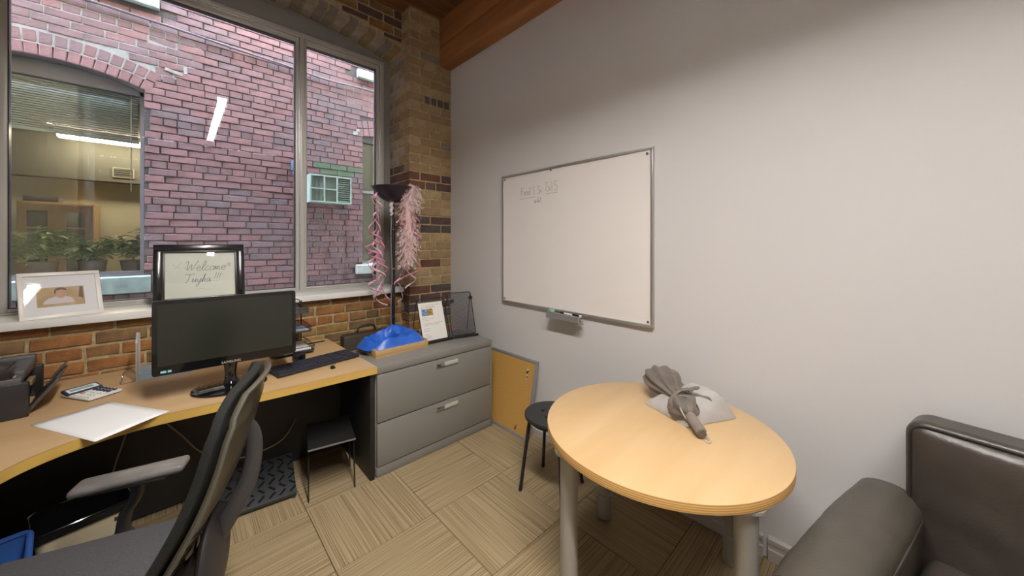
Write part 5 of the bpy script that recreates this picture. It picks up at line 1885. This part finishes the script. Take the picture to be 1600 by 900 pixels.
# mechanism, column, five-star base, castors
MB().box((0, -0.03, 0.365), (0.20, 0.30, 0.055), 0.015).build('tilt_mechanism', ch_blk, ch)
MB().cyl((0, 0, .10), (0, 0, .35), 0.026, seg=20).build('gas_column', ch_blk, ch)
for k in range(5):
    a = 2 * PI * k / 5 + .5
    c_, s_ = math.cos(a), math.sin(a)
    MB().tube([(0, 0, .115), (c_ * .1, s_ * .1, .115), (c_ * .24, s_ * .24, .092), (c_ * .305, s_ * .305, .075)], [.034, .030, .022, .017], 12).build('base_arm', ch_blk, ch)
    w_ = MB()
    for q in (-1, 1):
        cx, cy = c_ * .305 - s_ * .016 * q, s_ * .305 + c_ * .016 * q
        w_.cyl((cx - s_ * -.008, cy - c_ * .008, .028), (cx + s_ * -.008, cy + c_ * .008, .028), 0.0275, seg=20)
    w_.cyl((c_ * .305, s_ * .305, .03), (c_ * .305, s_ * .305, .075), 0.010, seg=10)
    w_.build('castor', ch_blk, ch)

# ================================================================== LEATHER ARMCHAIR
ac_ = thing('leather_armchair', 'dark brown leather armchair against the right wall beside the round table', 'armchair', (1.592, -0.292, 0), math.radians(78))
lea = mat('dark_brown_leather', (0.050, 0.041, 0.034), 0.33, var=0.22, scale=5, bump=0.12, bscale=130, spec=0.5)
lea2 = mat('olive_brown_leather', (0.068, 0.060, 0.048), 0.38, var=0.15, scale=5, bump=0.12, bscale=130, spec=0.5)
pipe = mat('leather_piping', (0.032, 0.027, 0.024), 0.4)
# back
W2, ZBK = 0.300, 0.868


def yback(z):
    return -0.205 + -0.03 * (z - .45)


b = MB()
prof_pts = rrect(2 * W2, 0.60, 0.055, 6, 0, ZBK - 0.30)
b.prism(prof_pts, -0.125, 0.0, 'XZ')
o = b.build('back_frame', lea, ac_)
o.location = (0, -0.212, 0)
bv = o.modifiers.new('round', 'BEVEL')
bv.width = 0.022
bv.segments = 4
bv.limit_method = 'ANGLE'


def cush(u, v, w, h, cz, d, y0, n=4.0):
    x, z = (2 * u - 1), (2 * v - 1)
    e = max(0, (1 - abs(x) ** n)) ** .5 * max(0, (1 - abs(z) ** n)) ** .5
    wr = noise.noise(Vector((x * 3, z * 3, 1.5))) * .006 + noise.noise(Vector((x * 9, z * 5, 4.5))) * .003
    return (x * w, y0 + d * e + wr * e, cz + z * h)


b = MB()
b.grid(lambda u, v: cush(u, v, W2 - .016, 0.275, ZBK - 0.295, 0.042, -0.214), 40, 40)
b.build('back_cushion', lea, ac_, smooth=70)
pp_ = [(x, -0.2125, z) for x, z in rrect(2 * W2 - .026, 0.575, 0.045, 6, 0, ZBK - .301)]
MB().tube(pp_, 0.0045, 8, closed=True).build('piping', pipe, ac_)
# arms
for s_ in (-1, 1):
    b = MB()
    rows = []
    NA = 26
    for j in range(NA + 1):
        t = j / NA
        y = -0.235 + 0.72 * t
        drop = 0.018 * max(0, (t - .0)) ** 2 + .10 * max(0, t - .9) ** 2 * 20 * .2
        top = 0.605 - drop
        bul = 1 + .10 * math.sin(PI * t)
        row = []
        hw_ = 0.082 * bul
        pr_pts = []
        # rounded top section from inside bottom over the top to outside bottom
        pr_pts.append((-hw_ * .92, 0.30))
        pr_pts.append((-hw_ * .98, 0.45))
        for i in range(13):
            a = PI - PI * i / 12
            pr_pts.append((hw_ * math.cos(a) * (1 if math.cos(a) < 0 else 1.12), top - 0.062 + 0.062 * math.sin(a) ** .8))
        pr_pts.append((hw_ * 1.14, 0.42))
        pr_pts.append((hw_ * 1.05, 0.25))
        pr_pts.append((hw_ * 1.0, 0.09))
        pr_pts.append((-hw_ * .92, 0.09))
        for px, pz in pr_pts:
            wr = .003 * noise.noise(Vector((px * 20, y * 12, pz * 12)))
            row.append((s_ * (0.335 + px) + wr, y, pz + wr))
        rows.append(b.ring(row))
    b.skin(rows, caps=True)
    o = b.build('arm', lea2, ac_, smooth=60)
    seam = [(s_ * (0.335 - 0.080 * (1 + .10 * math.sin(PI * t))), -0.225 + 0.71 * t, 0.545 - .016 * t * t) for t in [i / 20 for i in range(21)]]
    MB().tube(seam, 0.0045, 8).build('arm_piping', lea2, ac_)
    seam = [(s_ * (0.335 + 0.091 * (1 + .10 * math.sin(PI * t))), -0.2 + 0.685 * t, 0.548 - .016 * t * t) for t in [i / 20 for i in range(21)]]
    MB().tube(seam, 0.0035, 8).build('arm_piping', lea2, ac_)
# seat
b = MB()
b.box((0, 0.12, 0.375), (0.49, 0.66, 0.14), 0.045, seg=4)
b.build('seat_cushion', lea, ac_)
MB().box((0, 0.09, 0.20), (0.50, 0.72, 0.20), 0.02).build('seat_base', lea, ac_)
for sx in (-1, 1):
    for y in (-.27, .43):
        MB().cyl((sx * .33, y, 0), (sx * .33, y, .095), 0.018, 0.026, 14).build('leg', mat('dark_wood_leg', (0.03, 0.018, 0.01), 0.4), ac_)

# ================================================================== UNDER THE DESK
def bin_(name, label, cat, x, y, rz, wb_, db_, wt, dt, h, m, rim):
    t = thing(name, label, cat, (x, y, 0.0005), rz)
    b = MB()
    rows = [b.ring([(a, c, z) for a, c in rrect(w_, d_, .03, 4)]) for w_, d_, z in
            ((wb_, db_, 0), (wt, dt, h), (wt - .008, dt - .008, h), (wb_ - .006, db_ - .006, .006))]
    b.skin(rows, caps=True)
    b.build('body', m, t)
    MB().tube([(a, c, h) for a, c in rrect(wt, dt, .03, 5)], rim, 8, closed=True).build('rim', m, t)
    return t


blue_pl = mat('blue_bin_plastic', (0.035, 0.105, 0.36), 0.4)
bb = bin_('recycling_bin', 'blue plastic recycling bin under the curved end of the desk', 'bin', -0.585, 2.185, math.radians(9), 0.26, 0.22, 0.36, 0.30, 0.325, blue_pl, 0.010)
MB().box((0, -0.147, 0.245), (0.12, 0.012, 0.05), .005).build('hand_grip', blue_pl, bb)
MB().box((0.10, -0.146, 0.255), (0.008, 0.010, 0.06), .003).build('rib', blue_pl, bb)
cream = mat('cream_plastic', (0.48, 0.43, 0.31), 0.5)
wbn = bin_('waste_bin', 'cream waste bin lined with a black bag under the desk behind the chair', 'bin', -0.310, 2.475, math.radians(14), 0.20, 0.16, 0.29, 0.235, 0.30, cream, 0.004)
lin = MB()
lr = random.Random(3)


def liner(u, v):
    a, c = rrect(0.290, 0.236, .03, 6)[int(u * 28) % 28]
    if v < .4:
        k = 1.02
        z = .300 - .035 * (1 - v / .4) + .008 * noise.noise(Vector((a * 30, c * 30, 0)))
    else:
        z = .304 - .22 * (v - .4) / .6 + .01 * noise.noise(Vector((a * 20, c * 20, v * 4)))
    if v >= .4:
        k = (.20 + .09 * min(z, .3) / .3) / .29 * .945
    return (a * k, c * k, z)


lin.grid(liner, 28, 12, closed_u=True)
[c for c in wbn.children if c.name.startswith('rim')][0].data.materials[0] = black_gl
lin.build('bin_liner', mat('black_bag_film', (0.008, 0.008, 0.009), 0.12, bump=.5, bscale=40), wbn, smooth=50)
sl2 = MB()
sl2.box((0.095, -0.109, 0.235), (0.035, 0.004, 0.02), 0.0018, rot=Matrix.Rotation(0.1, 3, 'X'))
sl2.box((0.125, -0.110, 0.245), (0.014, 0.004, 0.022), 0.0018, rot=Matrix.Rotation(0.1, 3, 'X'))
sl2.build('grip_slot', mat('slot_shadow', (0.03, 0.026, 0.02), 0.8), wbn)

ft = thing('foot_rest', 'black angled foot rest with a raised tread pattern on the carpet under the desk', 'foot rest', (0.30, 2.545, 0), math.radians(-7))
rub = mat('foot_rest_rubber', (0.040, 0.044, 0.048), 0.42)
TF = Matrix.Translation((0, -0.16, 0.022)) @ Matrix.Rotation(0.24, 4, 'X')
MB().bx(-0.225, 0.225, 0, 0.33, -0.012, 0.012, 0.005).xform(TF).build('platform', rub, ft)
tr_ = MB()
for r in range(6):
    for c in range(9):
        tr_.box((-0.20 + c * 0.05 + (.025 if r % 2 else 0) * 0 + .008, 0.035 + r * 0.052, 0.0135), (0.012, 0.046, 0.005), 0.002, rot=Matrix.Rotation(-0.7 if r % 2 == 0 else 0.7, 3, 'Z'), seg=1)
tr_.xform(TF).build('tread_bar', mat('tread_black', (0.010, 0.010, 0.011), 0.35), ft, kind='stuff')
for sx in (-1, 1):
    MB().prism([(-0.16, 0.0), (0.155, 0.0), (0.155, 0.078), (-0.155, 0.009)], sx * .21 - .008, sx * .21 + .008, 'YZ').build('side_foot', black_pl, ft)

rk = thing('wire_stand', 'low black wire stand with a flat plate top under the desk', 'stand', (0.700, 2.42, 0), math.radians(-12))
MB().bx(-0.125, 0.125, -0.19, 0.15, 0.292, 0.300, 0.002).build('plate', mat('dark_grey_plate', (0.012, 0.012, 0.013), 0.5), rk)
MB().bx(-0.125, 0.125, -0.1915, -0.1902, 0.291, 0.301).build('plate_edge', mat('worn_steel_edge', (0.22, 0.22, 0.23), 0.4, .3), rk, smooth=None)
for sx in (-1, 1):
    x = sx * .122
    for q in ((-0.185, -0.13), (0.05, 0.10)):
        MB().tube(smooth_path([(x, q[0] + .06, .292), (x, q[0], .004), (x, q[0] + .012, .003), (x, q[1] + .02, .292)], 4), 0.0035, 6).build('wire_leg', black_mt, rk)
    MB().tube([(x, -0.17, .15), (x, 0.10, .15)], 0.003, 6).build('side_wire', black_mt, rk)

cb = mat('beige_cord', (0.26, 0.20, 0.11), 0.5)
tag(MB().tube(smooth_path([(-0.18, 2.735, 0.66), (-0.195, 2.71, 0.50), (-0.235, 2.70, 0.34), (-0.25, 2.70, 0.20), (-0.24, 2.70, 0.005)], 8), 0.004, 6).build('power_cord', cb), 'beige cord hanging under the left half of the desk', 'cord')
tag(MB().tube(smooth_path([(-0.12, 2.735, 0.66), (-0.06, 2.71, 0.52), (0.02, 2.70, 0.40), (0.09, 2.70, 0.29), (0.20, 2.70, 0.19), (0.36, 2.70, 0.17), (0.50, 2.71, .20), (0.58, 2.735, .3)], 8), 0.004, 6).build('power_cord', cb), 'beige cord sagging behind the office chair under the desk', 'cord')
